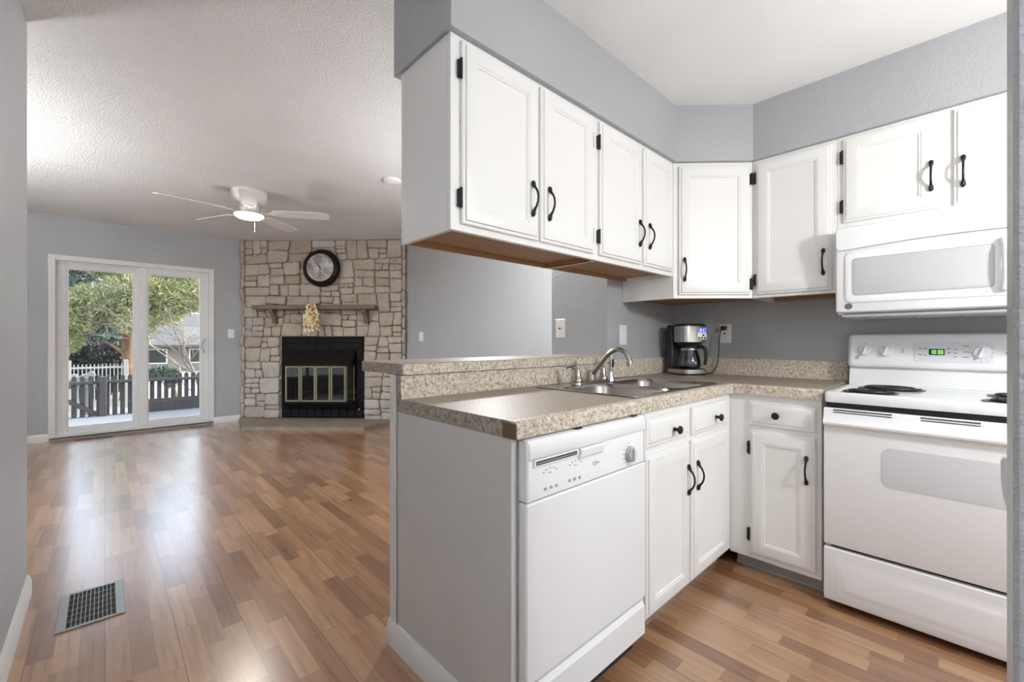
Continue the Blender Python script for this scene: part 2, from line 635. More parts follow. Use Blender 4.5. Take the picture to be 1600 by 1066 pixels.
struct('wall_rear', kr, M['wall'])
struct('wall_doorway', MB().box(0.641, 0.758, -2.5, -0.027, 0, CZ, 0.004), M['wall'])
struct('wall_peninsula', MB().box(0.766, 2.04, 1.411, 1.452, 0, 0.977), M['wall'])
# soffit over the wall cabinets, with the angled corner
so = MB()
so.prism([(0.752, 1.065), (2.182, 1.065), (2.463, 0.784), (2.463, -2.2), (2.80, -2.2), (2.80, 1.394), (2.039, 1.394), (2.039, 1.415), (0.752, 1.415)], 2.043, CZ)
struct('wall_soffit', so, M['wall'], smooth=False)
# trims
bb = 0.088


def base_prof(x):  # (out, z) profile of a baseboard
    return [(0, 0), (x, 0), (x, bb - 0.022), (x * 0.55, bb - 0.008), (x * 0.35, bb), (0, bb)]


m = MB()
m.prism([(-0.245 + a, z) for a, z in base_prof(0.014)], -2.5, 2.80, 'y')
m.T = Matrix.Identity(4)
struct('baseboard_left', m, M['trim'])
m = MB()
m.prism([(DV - a, z) for a, z in base_prof(0.014)], -1.7, DX0 - 0.005, 'x')
m.prism([(DV - a, z) for a, z in base_prof(0.014)], DX1 + 0.005, 1.36, 'x')
struct('baseboard_patio', m, M['trim'])
m = MB()
m.prism([(3.0 - a, z) for a, z in base_prof(0.014)], 1.81, 5.2, 'y')
struct('baseboard_right', m, M['trim'])
m = MB()
m.prism([(0.764 - a, z) for a, z in base_prof(0.015)], 0.818, 1.462, 'y')
m.prism([(1.4525 + a, z) for a, z in base_prof(0.012)], 0.752, 2.04, 'x')
struct('baseboard_peninsula', m, M['trim'])
struct('trim_1', MB().box(0.757, 0.7655, 1.418, 1.456, bb, 0.977, 0.002), M['trim'])

# --- sliding patio door
door = thing('door_1', 'white vinyl sliding patio door with two glass panels beside the stone fireplace', 'door', (DX0, DV, 0.035))
door['kind'] = 'structure'
W, H = DX1 - DX0, DZ1 - 0.035
f = MB()
f.box(-0.012, 0.045, -0.012, 0.13, 0, H, 0.003).box(W - 0.045, W + 0.012, -0.012, 0.13, 0, H, 0.003).box(0.045, W - 0.045, -0.012, 0.13, H - 0.055, H, 0.003).box(0.045, W - 0.045, -0.012, 0.13, 0, 0.03, 0.003)
f.box(0.045, W - 0.045, 0.05, 0.056, H - 0.075, H - 0.055).box(0.045, W - 0.045, 0.05, 0.056, 0.03, 0.04)
f.build('frame', M['vinyl'], door)
f = MB().box(0.0, W, -0.02, 0.13, -0.012, -0.001, 0.002)
f.build('threshold', M['mantel'], door)


def sash(x0, x1, y, nm):
    s = MB()
    z0, z1 = 0.03, H - 0.055
    s.box(x0, x0 + 0.085, y, y + 0.04, z0, z1, 0.004).box(x1 - 0.085, x1, y, y + 0.04, z0, z1, 0.004)
    s.box(x0 + 0.085, x1 - 0.085, y, y + 0.04, z1 - 0.075, z1, 0.004).box(x0 + 0.085, x1 - 0.085, y, y + 0.04, z0, z0 + 0.06, 0.004)
    # glazing stop
    s.box(x0 + 0.085, x0 + 0.097, y + 0.008, y + 0.032, z0 + 0.06, z1 - 0.075).box(x1 - 0.097, x1 - 0.085, y + 0.008, y + 0.032, z0 + 0.06, z1 - 0.075)
    s.box(x0 + 0.097, x1 - 0.097, y + 0.008, y + 0.032, z0 + 0.06, z0 + 0.070).box(x0 + 0.097, x1 - 0.097, y + 0.008, y + 0.032, z1 - 0.085, z1 - 0.075)
    so_ = s.build('sliding_panel' if nm else 'fixed_panel', M['vinyl'], door)
    MB().box(x0 + 0.09, x1 - 0.09, y + 0.018, y + 0.022, z0 + 0.065, z1 - 0.08).build('glass', M['glass'], so_)
    return so_


p_fix = sash(0.045, 0.78, 0.07, False)
p_sl = sash(0.735, W - 0.045, 0.012, True)
h_ = MB().tube([(W - 0.095, 0.012, 1.08), (W - 0.10, -0.03, 1.075), (W - 0.125, -0.045, 1.02), (W - 0.125, -0.045, 0.98), (W - 0.10, -0.03, 0.925), (W - 0.095, 0.012, 0.92)], 0.011, 8)
h_.build('door_handle', simple('pale_blue_grey_handle', (0.50, 0.51, 0.60), 0.4), p_sl)
for q in (p_fix, p_sl):
    x = 0.075 if q is p_fix else 0.765
    for zz in (1.56, 1.27):
        MB().box(x - 0.012, x + 0.012, (0.066 if q is p_fix else 0.008), (0.069 if q is p_fix else 0.0115), zz - 0.055, zz + 0.055, 0.002).build('latch', M['plate'], q)

# --- unseen window and glazed door, added to bring daylight into the rooms
wd = thing('added_window_1', 'unseen white framed side window added to let daylight into the living room', 'window', (-1.76, 4.9, 1.35))
wd['kind'] = 'structure'
f = MB()
for a, b_ in ((-1.2, -1.15), (-0.03, 0.03), (1.15, 1.2)):
    f.box(-0.03, 0.03, a, b_, -1.05, 0.95)
f.box(-0.03, 0.03, -1.15, 1.15, 0.90, 0.95).box(-0.03, 0.03, -1.15, 1.15, -1.05, -1.0)
f.build('window_frame', M['vinyl'], wd)
MB().box(-0.003, 0.003, -1.17, 1.17, -1.02, 0.92).build('pane', M['glass'], wd)
wd = thing('added_door_2', 'unseen white framed glazed kitchen back door added to let in daylight', 'door', (2.17, -2.26, 0.04))  # unseen door, added to throw daylight low onto floor and cabinets
wd['kind'] = 'structure'
f = MB().box(-0.55, -0.45, -0.03, 0.03, 0, 2.06).box(0.45, 0.55, -0.03, 0.03, 0, 2.06).box(-0.45, 0.45, -0.03, 0.03, 0, 0.12).box(-0.45, 0.45, -0.03, 0.03, 1.97, 2.06)
f.build('frame', M['vinyl'], wd)
MB().box(-0.46, 0.46, -0.003, 0.003, 0.11, 1.98).build('pane', M['glass'], wd)

# ------------------------------------------------------------------ kitchen cabinets
DOOR = [(0, 0.001), (0, 0.009), (0.003, 0.012), (0.010, 0.0125), (0.013, 0.018), (0.016, 0.019), (0.053, 0.019), (0.055, 0.0165), (0.061, 0.0165), (0.064, 0.0125), (0.068, 0.0118)]
DRAWER = [(0, 0.001), (0, 0.009), (0.003, 0.012), (0.011, 0.0125), (0.018, 0.018), (0.022, 0.019)]


def pull_mesh():
    m = MB()
    z = [-0.064, -0.060, -0.054, -0.046, -0.039, -0.030, -0.015, 0, 0.015, 0.030, 0.039, 0.046, 0.054, 0.060, 0.064]
    y = [-0.004, -0.004, -0.005, -0.007, -0.012, -0.020, -0.027, -0.029, -0.027, -0.020, -0.012, -0.007, -0.005, -0.004, -0.004]
    r = [0.002, 0.0065, 0.0085, 0.0075, 0.005, 0.0040, 0.0038, 0.0038, 0.0038, 0.0040, 0.005, 0.0075, 0.0085, 0.0065, 0.002]
    m.tube([(0, b, a) for a, b in zip(z, y)], r, 10)
    return m


_pull = None
_knob = None
_hinge = None


def pull(parent, x, z, y=-0.019):
    global _pull
    if _pull is None:
        _pull = pull_mesh().build('handle', M['iron'], parent, (x, y, z))
        _pull['label'] = 'black iron bow handle'
        return _pull
    return link_copy(_pull, parent, (x, y, z))


def knob(parent, x, z, y=-0.019):
    global _knob
    if _knob is None:
        m = MB().lathe([(0.008, 0.0), (0.0075, -0.006), (0.006, -0.014), (0.010, -0.018), (0.0155, -0.022), (0.0165, -0.026), (0.013, -0.031), (0.004, -0.033)], axis='y', n=20)
        _knob = m.build('knob', M['iron'], parent, (x, y, z))
        _knob['label'] = 'round black iron knob'
        return _knob
    return link_copy(_knob, parent, (x, y, z))


def hinge(parent, x, z):
    global _hinge
    if _hinge is None:
        m = MB().box(-0.006, 0.0045, -0.013, 0.0005, -0.028, 0.028, 0.003).lathe([(0.0042, -0.031), (0.0042, 0.031)], (0.003, -0.012, 0), 8)
        _hinge = m.build('hinge', M['iron'], parent, (x, 0, z))
        _hinge['label'] = 'small black iron hinge'
        return _hinge
    return link_copy(_hinge, parent, (x, 0, z))


def cab_door(parent, x0, x1, z0, z1):
    return MB().panel(x0, x1, z0, z1, DOOR).build('door', M['cab'], parent)


def wall_cab(label, loc, rotz, W, H, D, group='white wall cabinets'):
    t = thing('wall_cabinet', label, 'cabinet', loc, rotz, group)
    t['kind'] = 'thing'
    b = MB()
    b.box(0, W, 0, 0.019, 0, H, 0.0015)                      # face frame
    b.box(0, 0.016, 0.019, D, 0.0, H).box(W - 0.016, W, 0.019, D, 0.0, H)
    b.box(0.016, W - 0.016, D - 0.012, D, 0.030, H).box(0.016, W - 0.016, 0.019, D - 0.012, H - 0.016, H)
    b.build('body', M['cab'], t)
    u = MB().box(0.016, W - 0.016, 0.019, D - 0.012, 0.018, 0.030).box(0.016, W - 0.016, D - 0.012, D, 0.0, 0.030)
    u.build('bottom_panel', M['under'], t)['label'] = 'bare brown wood underside'
    return t


# two-door cabinet at the open end
A = wall_cab('tall white double-door wall cabinet at the open end, its bare side facing the living room', (0.764, 1.085, 1.44), 0, 0.744, 0.602, 0.285)
d = cab_door(A, 0.036, 0.377, 0.022, 0.585)
pull(d, 0.338, 0.163)
d = cab_door(A, 0.391, 0.709, 0.022, 0.585)
pull(d, 0.425, 0.163)
hinge(A, 0.029, 0.497); hinge(A, 0.029, 0.100); hinge(A, 0.716, 0.497).scale = (0.45, 0.3, 1); hinge(A, 0.716, 0.100).scale = (0.45, 0.3, 1)
MB().box(0.727, 0.744, 0.021, 0.272, 0.0, 0.017).build('cleat', M['under'], A)
# its edge trim towards the living room
MB().box(-0.001, 0.012, 0.286, 0.297, -0.002, 0.602, 0.001).build('edge_trim', M['cab'], A)

B = wall_cab('narrower white double-door wall cabinet above the sink, between the end cabinet and the angled one', (1.509, 1.085, 1.44), 0, 0.680, 0.602, 0.285)
d = cab_door(B, 0.010, 0.343, 0.022, 0.585)
pull(d, 0.311, 0.163)
d = cab_door(B, 0.366, 0.656, 0.022, 0.585)
pull(d, 0.400, 0.163)
hinge(B, 0.004, 0.497); hinge(B, 0.004, 0.100); hinge(B, 0.664, 0.497).scale = (0.45, 0.3, 1); hinge(B, 0.664, 0.100).scale = (0.45, 0.3, 1)
MB().box(0.0165, 0.034, 0.021, 0.272, 0.0, 0.017).build('cleat', M['under'], B)

# angled corner cabinet
C0 = (2.191, 1.085, 1.325)
cc = thing('wall_cabinet', 'angled white corner wall cabinet with a single door above the coffee maker', 'cabinet', C0, RZ_D, 'white wall cabinets')
cc['kind'] = 'thing'


def loc_d(u, v):
    q = Matrix.Rotation(-RZ_D, 2) @ Vector((u - C0[0], v - C0[1]))
    return (q.x, q.y)


fp = [(2.191, 1.085), (2.483, 0.793), (2.797, 0.793), (2.797, 1.393), (2.191, 1.393)]
b = MB()
WD = 0.413
b.box(0, WD, 0, 0.019, 0, 0.717, 0.0015)
inner = [(2.2044, 1.0985), (2.4965, 0.8064), (2.797, 0.8064), (2.797, 1.393), (2.2044, 1.393)]
b.prism([loc_d(*q) for q in inner], 0.030, 0.716)
b.prism([loc_d(*q) for q in ((2.191, 1.086), (2.2042, 1.0985), (2.2042, 1.393), (2.191, 1.393))], 0.0, 0.717)
b.prism([loc_d(*q) for q in ((2.483, 0.793), (2.797, 0.793), (2.797, 0.8062), (2.4965, 0.8062))], 0.0, 0.717)
b.build('body', M['cab'], cc)
u = MB().prism([loc_d(*q) for q in ((2.206, 1.112), (2.500, 0.8075), (2.795, 0.8075), (2.795, 1.391), (2.206, 1.391))], 0.016, 0.029)
u.build('bottom_panel', M['under'], cc)['label'] = 'bare brown wood underside'
d = cab_door(cc, 0.026, 0.393, 0.018, 0.695)
pull(d, 0.052, 0.150)
hinge(cc, 0.401, 0.625); hinge(cc, 0.401, 0.075)

# single-door cabinet beside the microwave
Cc = wall_cab('full-height white single-door wall cabinet between the angled cabinet and the microwave', (2.483, 0.792, 1.325), RZ_U, 0.361, 0.717, 0.314)
d = cab_door(Cc, 0.019, 0.341, 0.016, 0.698)
pull(d, 0.311, 0.148)
hinge(Cc, 0.012, 0.625); hinge(Cc, 0.012, 0.093)

D = wall_cab('short white double-door wall cabinet directly above the microwave', (2.483, 0.430, 1.61), RZ_U, 0.755, 0.432, 0.314)
d = cab_door(D, 0.022, 0.338, 0.032, 0.415)
pull(d, 0.314, 0.166)
d = cab_door(D, 0.378, 0.694, 0.032, 0.415)
pull(d, 0.405, 0.160)
hinge(D, 0.015, 0.335); hinge(D, 0.015, 0.107)

# --- base cabinets
sb = thing('base_cabinet', 'white double-door sink base cabinet between the dishwasher and the inside corner', 'cabinet', (1.402, 0.815, 0), 0, 'white base cabinets')
W = 0.833
b = MB().box(0, W, 0, 0.019, 0.085, 0.847, 0.001)
b.box(0, 0.016, 0.019, 0.55, 0.085, 0.66).box(W - 0.016, W, 0.019, 0.55, 0.085, 0.66).box(0.016, W - 0.016, 0.54, 0.55, 0.085, 0.66).box(0.016, W - 0.016, 0.019, 0.54, 0.085, 0.10)
b.build('body', M['cab'], sb)
MB().box(0.0, W, 0.065, 0.080, 0.0, 0.084).build('toe_kick', M['toe'], sb)
d = cab_door(sb, 0.015, 0.360, 0.098, 0.683)
pull(d, 0.333, 0.534)
d = cab_door(sb, 0.383, 0.770, 0.098, 0.683)
pull(d, 0.420, 0.534)
d = MB().panel(0.018, 0.348, 0.712, 0.819, DRAWER).build('drawer', M['cab'], sb)
knob(d, 0.212, 0.757)
d = MB().panel(0.392, 0.757, 0.704, 0.821, DRAWER).build('drawer', M['cab'], sb)
knob(d, 0.612, 0.757)

rb = thing('base_cabinet', 'white single-door base cabinet with one drawer, beside the white stove', 'cabinet', (2.236, 0.804, 0), RZ_U, 'white base cabinets')
W = 0.362
b = MB().box(0, W, 0, 0.019, 0.072, 0.847, 0.001).box(0, W, 0.019, 0.54, 0.072, 0.847).box(-0.0108, 0.0, 0.0005, 0.019, 0.072, 0.847)
b.build('body', M['cab'], rb)
MB().box(0.0, W, 0.064, 0.080, 0.0, 0.071).box(0.0, W, 0.056, 0.064, 0.0, 0.014, 0.002).build('toe_kick', M['toe'], rb)
d = cab_door(rb, 0.082, 0.341, 0.098, 0.679)
pull(d, 0.311, 0.538)
d = MB().panel(0.078, 0.341, 0.705, 0.817, DRAWER).build('drawer', M['cab'], rb)
knob(d, 0.197, 0.762)
hinge(rb, 0.074, 0.596); hinge(rb, 0.074, 0.186)

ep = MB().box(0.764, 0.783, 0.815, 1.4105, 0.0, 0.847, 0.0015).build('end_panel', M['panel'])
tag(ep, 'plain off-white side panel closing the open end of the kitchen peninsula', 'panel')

# --- countertop (L-shaped) with backsplash
ct = thing('countertop', 'speckled beige granite-look laminate countertop around the sink, in an L', 'countertop', (0, 0, 0))
SU0, SU1, SV0, SV1 = 1.392, 2.148, 0.838, 1.335
t = MB()
zb, zt = 0.848, 0.893
fv, fu = 0.793, 2.215
n_ = 0.030   # nosing depth
t.box(0.764, SU0, fv + n_, 1.384, zb, zt).box(SU1, 2.798, fv + n_, 1.384, zb, zt).box(SU0, SU1, fv + n_, SV0, zb, zt).box(SU0, SU1, SV1, 1.384, zb, zt)
t.box(fu + n_, 2.798, 0.438, fv + n_, zb, zt)
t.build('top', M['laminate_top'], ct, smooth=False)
e = MB()


def nose():
    pr = [(n_, zb), (0.0, zb), (0.0, zt - 0.012)]
    for i in range(1, 6):
        a = R(90 * i / 5)
        pr.append((0.012 - 0.012 * math.cos(a), zt - 0.012 + 0.012 * math.sin(a)))
    pr.append((n_, zt))
    return pr


r0 = [(0.764, fv + a, z) for a, z in nose()]
r1 = [(fu + a, fv + a, z) for a, z in nose()]
r2 = [(fu + a, 0.438, z) for a, z in nose()]
e.loft([r0, r1], True, False).loft([r1, r2], False, True)
e.build('front_edge', M['laminate'], ct)
s = MB()
s.box(0.764, 2.039, 1.385, 1.4105, zt - 0.045, 0.9765, 0.0)
s.box(2.041, 2.781, 1.373, 1.394, zt, 0.995, 0.002).box(2.780, 2.799, 0.438, 1.374, zt, 0.995, 0.002)
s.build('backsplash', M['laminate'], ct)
E = MB().box(0.7625, 0.7645, 0.848, 1.411, 0.848, 0.892).box(0.7625, 0.7645, 1.388, 1.4105, 0.892, 0.9765)
E.build('end_band', mat_laminate('granite_laminate_end_shaded', False, (0.62, 0.62, 0.64)), ct)  # shade on the counter end is put into this darker tint
E = MB().box(0.7600, 0.7645, 0.7945, 0.847, 0.8475, 0.888, 0.001)
E.build('exposed_core', M['core'], ct)['label'] = 'chipped brown particle core where the edge strip broke off'
E = MB().box(0.7608, 0.7622, 0.83, 0.849, 0.866, 0.8885)
# raised bar
bt = thing('bar_ledge', 'raised granite-look laminate bar ledge on top of the half wall behind the sink', 'counter', (0, 0, 0.978))
b = MB().box(0.764, 2.0395, 1.378, 1.700, 0.0005, 0.042, 0.004)
b.build('top', M['laminate_top'], bt)
MB().box(0.766, 2.038, 1.3745, 1.3779, 0.001, 0.040, 0.001).build('front_edge', M['laminate'], bt)
MB().box(0.7605, 0.7638, 1.376, 1.699, 0.001, 0.041, 0.001).build('end_band', mat_laminate('granite_laminate_bar_end', False, (0.66, 0.63, 0.69)), bt)

# --- sink
sk = thing('sink', 'stainless steel double-bowl kitchen sink set into the countertop', 'sink', (SU0, SV0, zt))
LW, LD = SU1 - SU0, SV1 - SV0


def bowl(x0, x1, y0, y1, depth):
    rim = rrect(x0, x1, y0, y1, 0.075, 6)
    cell = None
    rings = [[(x, y, 0.0035) for x, y in rim]]
    for ins, z, rr in ((0.004, -0.001, 0.072), (0.010, -0.012, 0.068), (0.018, -depth * 0.75, 0.060), (0.030, -depth * 0.95, 0.055), (0.055, -depth, 0.045)):
        rings.append([(x, y, z) for x, y in rrect(x0 + ins, x1 - ins, y0 + ins, y1 - ins, rr, 6)])
    mb = MB()
    mb.loft(rings, False, True)
    # outside skin so the bowl has a thickness
    out = [[(x, y, z - 0.002) for x, y, z in r] for r in rings]
    cx, cy = (x0 + x1) / 2, (y0 + y1) / 2
    out = [[(x + (x - cx) * 0.01, y + (y - cy) * 0.01, z) for x, y, z in r] for r in out]
    mb.loft(out, False, True)
    mb.lathe([(0.042, -depth + 0.004), (0.040, -depth + 0.006), (0.030, -depth + 0.0045), (0.002, -depth + 0.0035)], (cx, cy, 0), 20)
    return mb, rim


def rim_cell(mb, rim, x0, x1, y0, y1, z):
    cx, cy = (min(p[0] for p in rim) + max(p[0] for p in rim)) / 2, (min(p[1] for p in rim) + max(p[1] for p in rim)) / 2
    outer = []
    for x, y in rim:
        dx, dy = x - cx, y - cy
        tx = ((x1 if dx > 0 else x0) - cx) / dx if abs(dx) > 1e-6 else 1e9
        ty = ((y1 if dy > 0 else y0) - cy) / dy if abs(dy) > 1e-6 else 1e9
        tt = min(tx, ty)
        outer.append([cx + dx * tt, cy + dy * tt])
    for X in (x0, x1):
        for Y in (y0, y1):
            k = min(range(len(outer)), key=lambda i: (outer[i][0] - X) ** 2 + (outer[i][1] - Y) ** 2)
            outer[k] = [X, Y]
    mb.loft([[(x, y, z) for x, y in outer], [(x, y, z) for x, y in rim]], False, False)


r_ = MB()
b1, rim1 = bowl(0.026, 0.362, 0.018, 0.392, 0.175)
b2, rim2 = bowl(0.382, 0.730, 0.018, 0.392, 0.175)
rim_cell(r_, rim1, 0.0, 0.3715, 0.0, LD, 0.0035)
rim_cell(r_, rim2, 0.3715, LW, 0.0, LD, 0.0035)
edge = rrect(0.001, LW - 0.001, 0.001, LD - 0.001, 0.02, 4)
r_.tube([(x, y, 0.003) for x, y in edge] + [(edge[0][0], edge[0][1], 0.003)], 0.0035, 6)
r_.build('rim', M['steel'], sk)
b1.build('bowl', M['steel'], sk)
b2.build('bowl', M['steel'], sk)

# --- faucet
fc = thing('faucet', 'brushed nickel two-handle kitchen faucet with an arched spout behind the sink', 'faucet', (1.722, 1.272, 0.8965))
m = MB().loft([[(x, y, 0.0) for x, y in rrect(-0.135, 0.135, -0.028, 0.028, 0.027, 5)], [(x, y, 0.010) for x, y in rrect(-0.133, 0.133, -0.026, 0.026, 0.025, 5)], [(x, y, 0.014) for x, y in rrect(-0.125, 0.125, -0.020, 0.020, 0.019, 5)]])
m.build('base_plate', M['nickel'], fc)
m = MB().lathe([(0.022, 0.0145), (0.021, 0.035), (0.019, 0.060), (0.012, 0.064)], n=20)
cp = [(0, 0.0, 0.035), (0, -0.020, 0.055), (0, -0.060, 0.100), (0, -0.095, 0.137), (0, -0.125, 0.158), (0, -0.155, 0.165), (0, -0.183, 0.158), (0, -0.203, 0.138), (0, -0.212, 0.115)]
m.tube(cp, [0.013, 0.0125, 0.0115, 0.011, 0.011, 0.011, 0.011, 0.011, 0.0115], 14)
m.lathe([(0.013, 0.092), (0.0135, 0.112), (0.011, 0.118)], (0, -0.213, 0), 14)
m.build('spout', M['nickel'], fc)
for sx in (-1, 1):
    m = MB().lathe([(0.024, 0.0145), (0.023, 0.024), (0.017, 0.032), (0.014, 0.055), (0.012, 0.070), (0.006, 0.074)], (sx * 0.102, 0, 0), 18)
    m.tube([(sx * 0.102, 0, 0.064), (sx * 0.108, 0.012, 0.078), (sx * 0.120, 0.032, 0.084), (sx * 0.130, 0.048, 0.076)], [0.010, 0.008, 0.0065, 0.005], 10)
    m.build('lever_handle', M['nickel'], fc)
sp = thing('sink_sprayer', 'chrome pull-out sink sprayer with black trigger, beside the faucet', 'sprayer', (1.900, 1.278, 0.8965))
MB().lathe([(0.022, 0.0), (0.021, 0.010), (0.014, 0.026), (0.012, 0.046)], n=18).build('holder', M['chrome'], sp)
MB().lathe([(0.0105, 0.0465), (0.0125, 0.060), (0.0125, 0.105), (0.014, 0.115), (0.014, 0.140), (0.008, 0.146)], n=18).build('spray_head', M['chrome'], sp)
MB().box(-0.006, 0.006, -0.018, -0.0115, 0.070, 0.110, 0.002).build('trigger', M['black'], sp)

# ------------------------------------------------------------------ dishwasher
dwa = thing('dishwasher', 'white built-in dishwasher under the end of the peninsula countertop', 'dishwasher', (0.790, 0.785, 0))
W = 0.592
MB().box(0.004, W - 0.004, 0.034, 0.575, 0.09, 0.840).build('body', M['appl'], dwa)
m = MB()
sec = [(0.033, 0.679), (0.006, 0.679), (0.004, 0.681), (0.004, 0.782), (0.006, 0.787), (0.0, 0.789), (-0.002, 0.793), (-0.001, 0.828), (0.004, 0.838), (0.012, 0.842), (0.033, 0.842)]
m.prism([(y, z) for y, z in sec], 0.010, W - 0.010, 'x')
m.box(0.0, 0.010, -0.002, 0.033, 0.679, 0.842, 0.004).box(W - 0.010, W, -0.002, 0.033, 0.679, 0.842, 0.004)
cpn = m.build('control_panel', M['appl'], dwa)
m = MB().box(0.028, 0.215, -0.0015, 0.006, 0.766, 0.7865, 0.002)
m.build('vent_surround', M['appl'], cpn)
m = MB().box(0.034, 0.205, -0.0022, -0.001, 0.772, 0.783)
o = m.build('vent_slot', M['print_dark'], cpn)
m = MB().box(0.036, 0.203, -0.0035, -0.0023, 0.7765, 0.778)
m.build('vent_louver', M['appl_grey'], cpn)
m = MB().prism([(0.004, 0.7865), (-0.006, 0.7865), (-0.010, 0.782), (-0.006, 0.762), (0.0045, 0.752)], 0.218, 0.332, 'x')
m.build('latch_handle', M['appl'], cpn)
m = MB().lathe([(0.0275, 0.0038), (0.027, -0.001), (0.024, -0.0025), (0.0235, -0.010), (0.021, -0.013), (0.001, -0.013)], (0.493, 0, 0.721), 28, 'y')
m.build('dial_ring', M['appl_grey'], cpn)
MB().box(0.489, 0.497, -0.022, -0.0131, 0.699, 0.743, 0.002).build('dial', M['appl'], cpn)
pm = MB()
random.seed(4)
for k in range(11):
    a = R(100 + k * 24)
    x, z = 0.493 + 0.037 * math.cos(a), 0.721 + 0.037 * math.sin(a)
    if z > 0.683:
        pm.box(x - 0.006, x + 0.006, 0.0032, 0.0038, z - 0.0009, z + 0.0009)
for gx, gz in ((0.095, 0.742), (0.205, 0.741)):
    for k in range(5):
        a = R(20 + 35 * k)
        x, z = gx + 0.028 * math.cos(a), gz + 0.012 * math.sin(a)
        pm.box(x - 0.0035, x + 0.0035, 0.0032, 0.0038, z - 0.0012, z + 0.0012)
    pm.box(gx - 0.008, gx + 0.006, 0.0032, 0.0038, gz - 0.0012, gz + 0.0008)
pm.build('control_lettering', M['print'], cpn)
for gx, gz in ((0.075, 0.702), (0.098, 0.7015), (0.120, 0.701), (0.178, 0.702), (0.200, 0.7015), (0.223, 0.701)):
    MB().lathe([(0.0048, 0.0038), (0.0044, 0.0005), (0.001, 0.0)], (gx, 0, gz), 12, 'y').build('button', M['appl_grey'], cpn)
# the little grey maker's mark: an open swoosh with a tail
m = MB()
m.tube([(0.298 + 0.009 * math.cos(R(a)), 0.0032, 0.728 + 0.005 * math.sin(R(a))) for a in range(40, 350, 25)], 0.0011, 5)
m.box(0.305, 0.321, 0.0030, 0.0036, 0.7265, 0.7285).box(0.309, 0.318, 0.0030, 0.0036, 0.7295, 0.7305)
m.build('maker_mark', M['print'], cpn)
m = MB().box(0.0, W, 0.0, 0.033, 0.205, 0.676, 0.004)
m.build('door', M['appl'], dwa)
m = MB().prism([(0.030, 0.083), (-0.003, 0.083), (-0.003, 0.178), (0.008, 0.192), (0.030, 0.192)], 0.0, W - 0.012, 'x')
m.build('access_panel', M['appl'], dwa)
MB().box(0.003, W - 0.003, 0.050, 0.060, 0.0, 0.089).build('toe_kick', M['dark'], dwa)
for x in (0.224, 0.529):
    MB().box(x - 0.013, x + 0.013, 0.004, 0.030, 0.8422, 0.8475).build('mounting_clip', M['black'], dwa)

# ------------------------------------------------------------------ stove
st = thing('stove', 'white electric coil stove with a green clock on its backguard', 'stove', (2.183, 0.424, 0), RZ_U)
W, DP = 0.757, 0.612
MB().box(0.004, W - 0.004, 0.045, DP - 0.002, 0.03, 0.846).build('body', M['appl'], st)
m = MB()
for x in (0.05, W - 0.05):
    for y in (0.10, DP - 0.08):
        m = MB().lathe([(0.018, 0.0), (0.018, 0.012), (0.010, 0.014), (0.010, 0.030)], (x, y, 0), 12)
        m.build('foot', M['black'], st)
# cooktop with a raised rim
m = MB()
outer = rrect(0.0, W, 0.0, DP - 0.10, 0.016, 4)
ring = lambda i, z: [(x, y, z) for x, y in rrect(i, W - i, i, DP - 0.10 - i, max(0.004, 0.016 - i * 0.3), 4)]
m.loft([ring(0.002, 0.8475), ring(0.0, 0.853), ring(0.0, 0.882), ring(0.003, 0.889), ring(0.010, 0.8905), ring(0.024, 0.8895), ring(0.032, 0.8835), ring(0.060, 0.8825)], True, True)
ctop = m.build('cooktop', M['appl'], st)


def burner(x, y, r):
    p = MB().lathe([(r + 0.016, 0.8829), (r + 0.017, 0.8855), (r + 0.010, 0.8868), (r + 0.004, 0.8845), (r * 0.5, 0.8835), (0.002, 0.8835)], (x, y, 0), 36).build('burner', M['drip'], st)
    pts = []
    turns = 4 if r > 0.085 else 3
    N = turns * 26
    for i in range(N + 1):
        a = i / 26 * 2 * PI
        rr = 0.022 + (r - 0.022) * i / N
        pts.append((x + rr * math.cos(a), y + rr * math.sin(a), 0.8900))
    MB().tube(pts, 0.0042, 8).build('coil', M['coil'], p)
    MB().box(x - r, x + r, y - 0.003, y + 0.003, 0.8840, 0.8857).build('coil_support', M['coil'], p)


burner(0.128, 0.165, 0.076)
burner(0.172, 0.398, 0.098)
burner(0.560, 0.140, 0.098)
burner(0.555, 0.378, 0.076)
# vent trim under the cooktop, oven door, drawer
MB().box(0.006, W - 0.006, 0.018, 0.044, 0.826, 0.8465).build('vent_gap', M['dark'], st)
od = MB()
sec = [(0.040, 0.824), (0.004, 0.824), (0.0, 0.820), (-0.002, 0.812), (-0.0065, 0.792), (-0.016, 0.776), (-0.022, 0.766), (-0.020, 0.758), (-0.004, 0.751), (0.0, 0.745), (0.0, 0.268), (0.003, 0.261), (0.040, 0.261)]
od.prism(sec, 0.0, W, 'x')
odo = od.build('oven_door', M['appl'], st)
for x0, x1 in ((0.032, 0.214), (0.294, 0.444), (0.54, 0.72)):
    for z in (0.8085, 0.8185):
        MB().box(x0, x1, -0.0038, 0.0, z - 0.0022, z + 0.0018).build('vent_slot', M['print_dark'], odo)
m = MB().rpanel(0.183, 0.574, 0.538, 0.690, [(0, 0.0003), (0, 0.0012), (0.004, 0.0016)], 0.028)
m.build('oven_window', M['win_grey'], odo)
dr = MB()
dr.prism([(0.040, 0.247), (0.003, 0.247), (0.0, 0.243), (0.0, 0.045), (0.006, 0.030), (0.040, 0.030)], 0.0, W, 'x')
dr.panel(0.045, W - 0.045, 0.060, 0.212, [(0, 0.0001), (0.010, 0.001), (0.022, 0.006), (0.040, 0.007)])
dr.build('drawer', M['appl'], st)
MB().box(0.02, W - 0.02, 0.024, 0.044, 0.2475, 0.2605).build('drawer_gap', M['dark'], st)
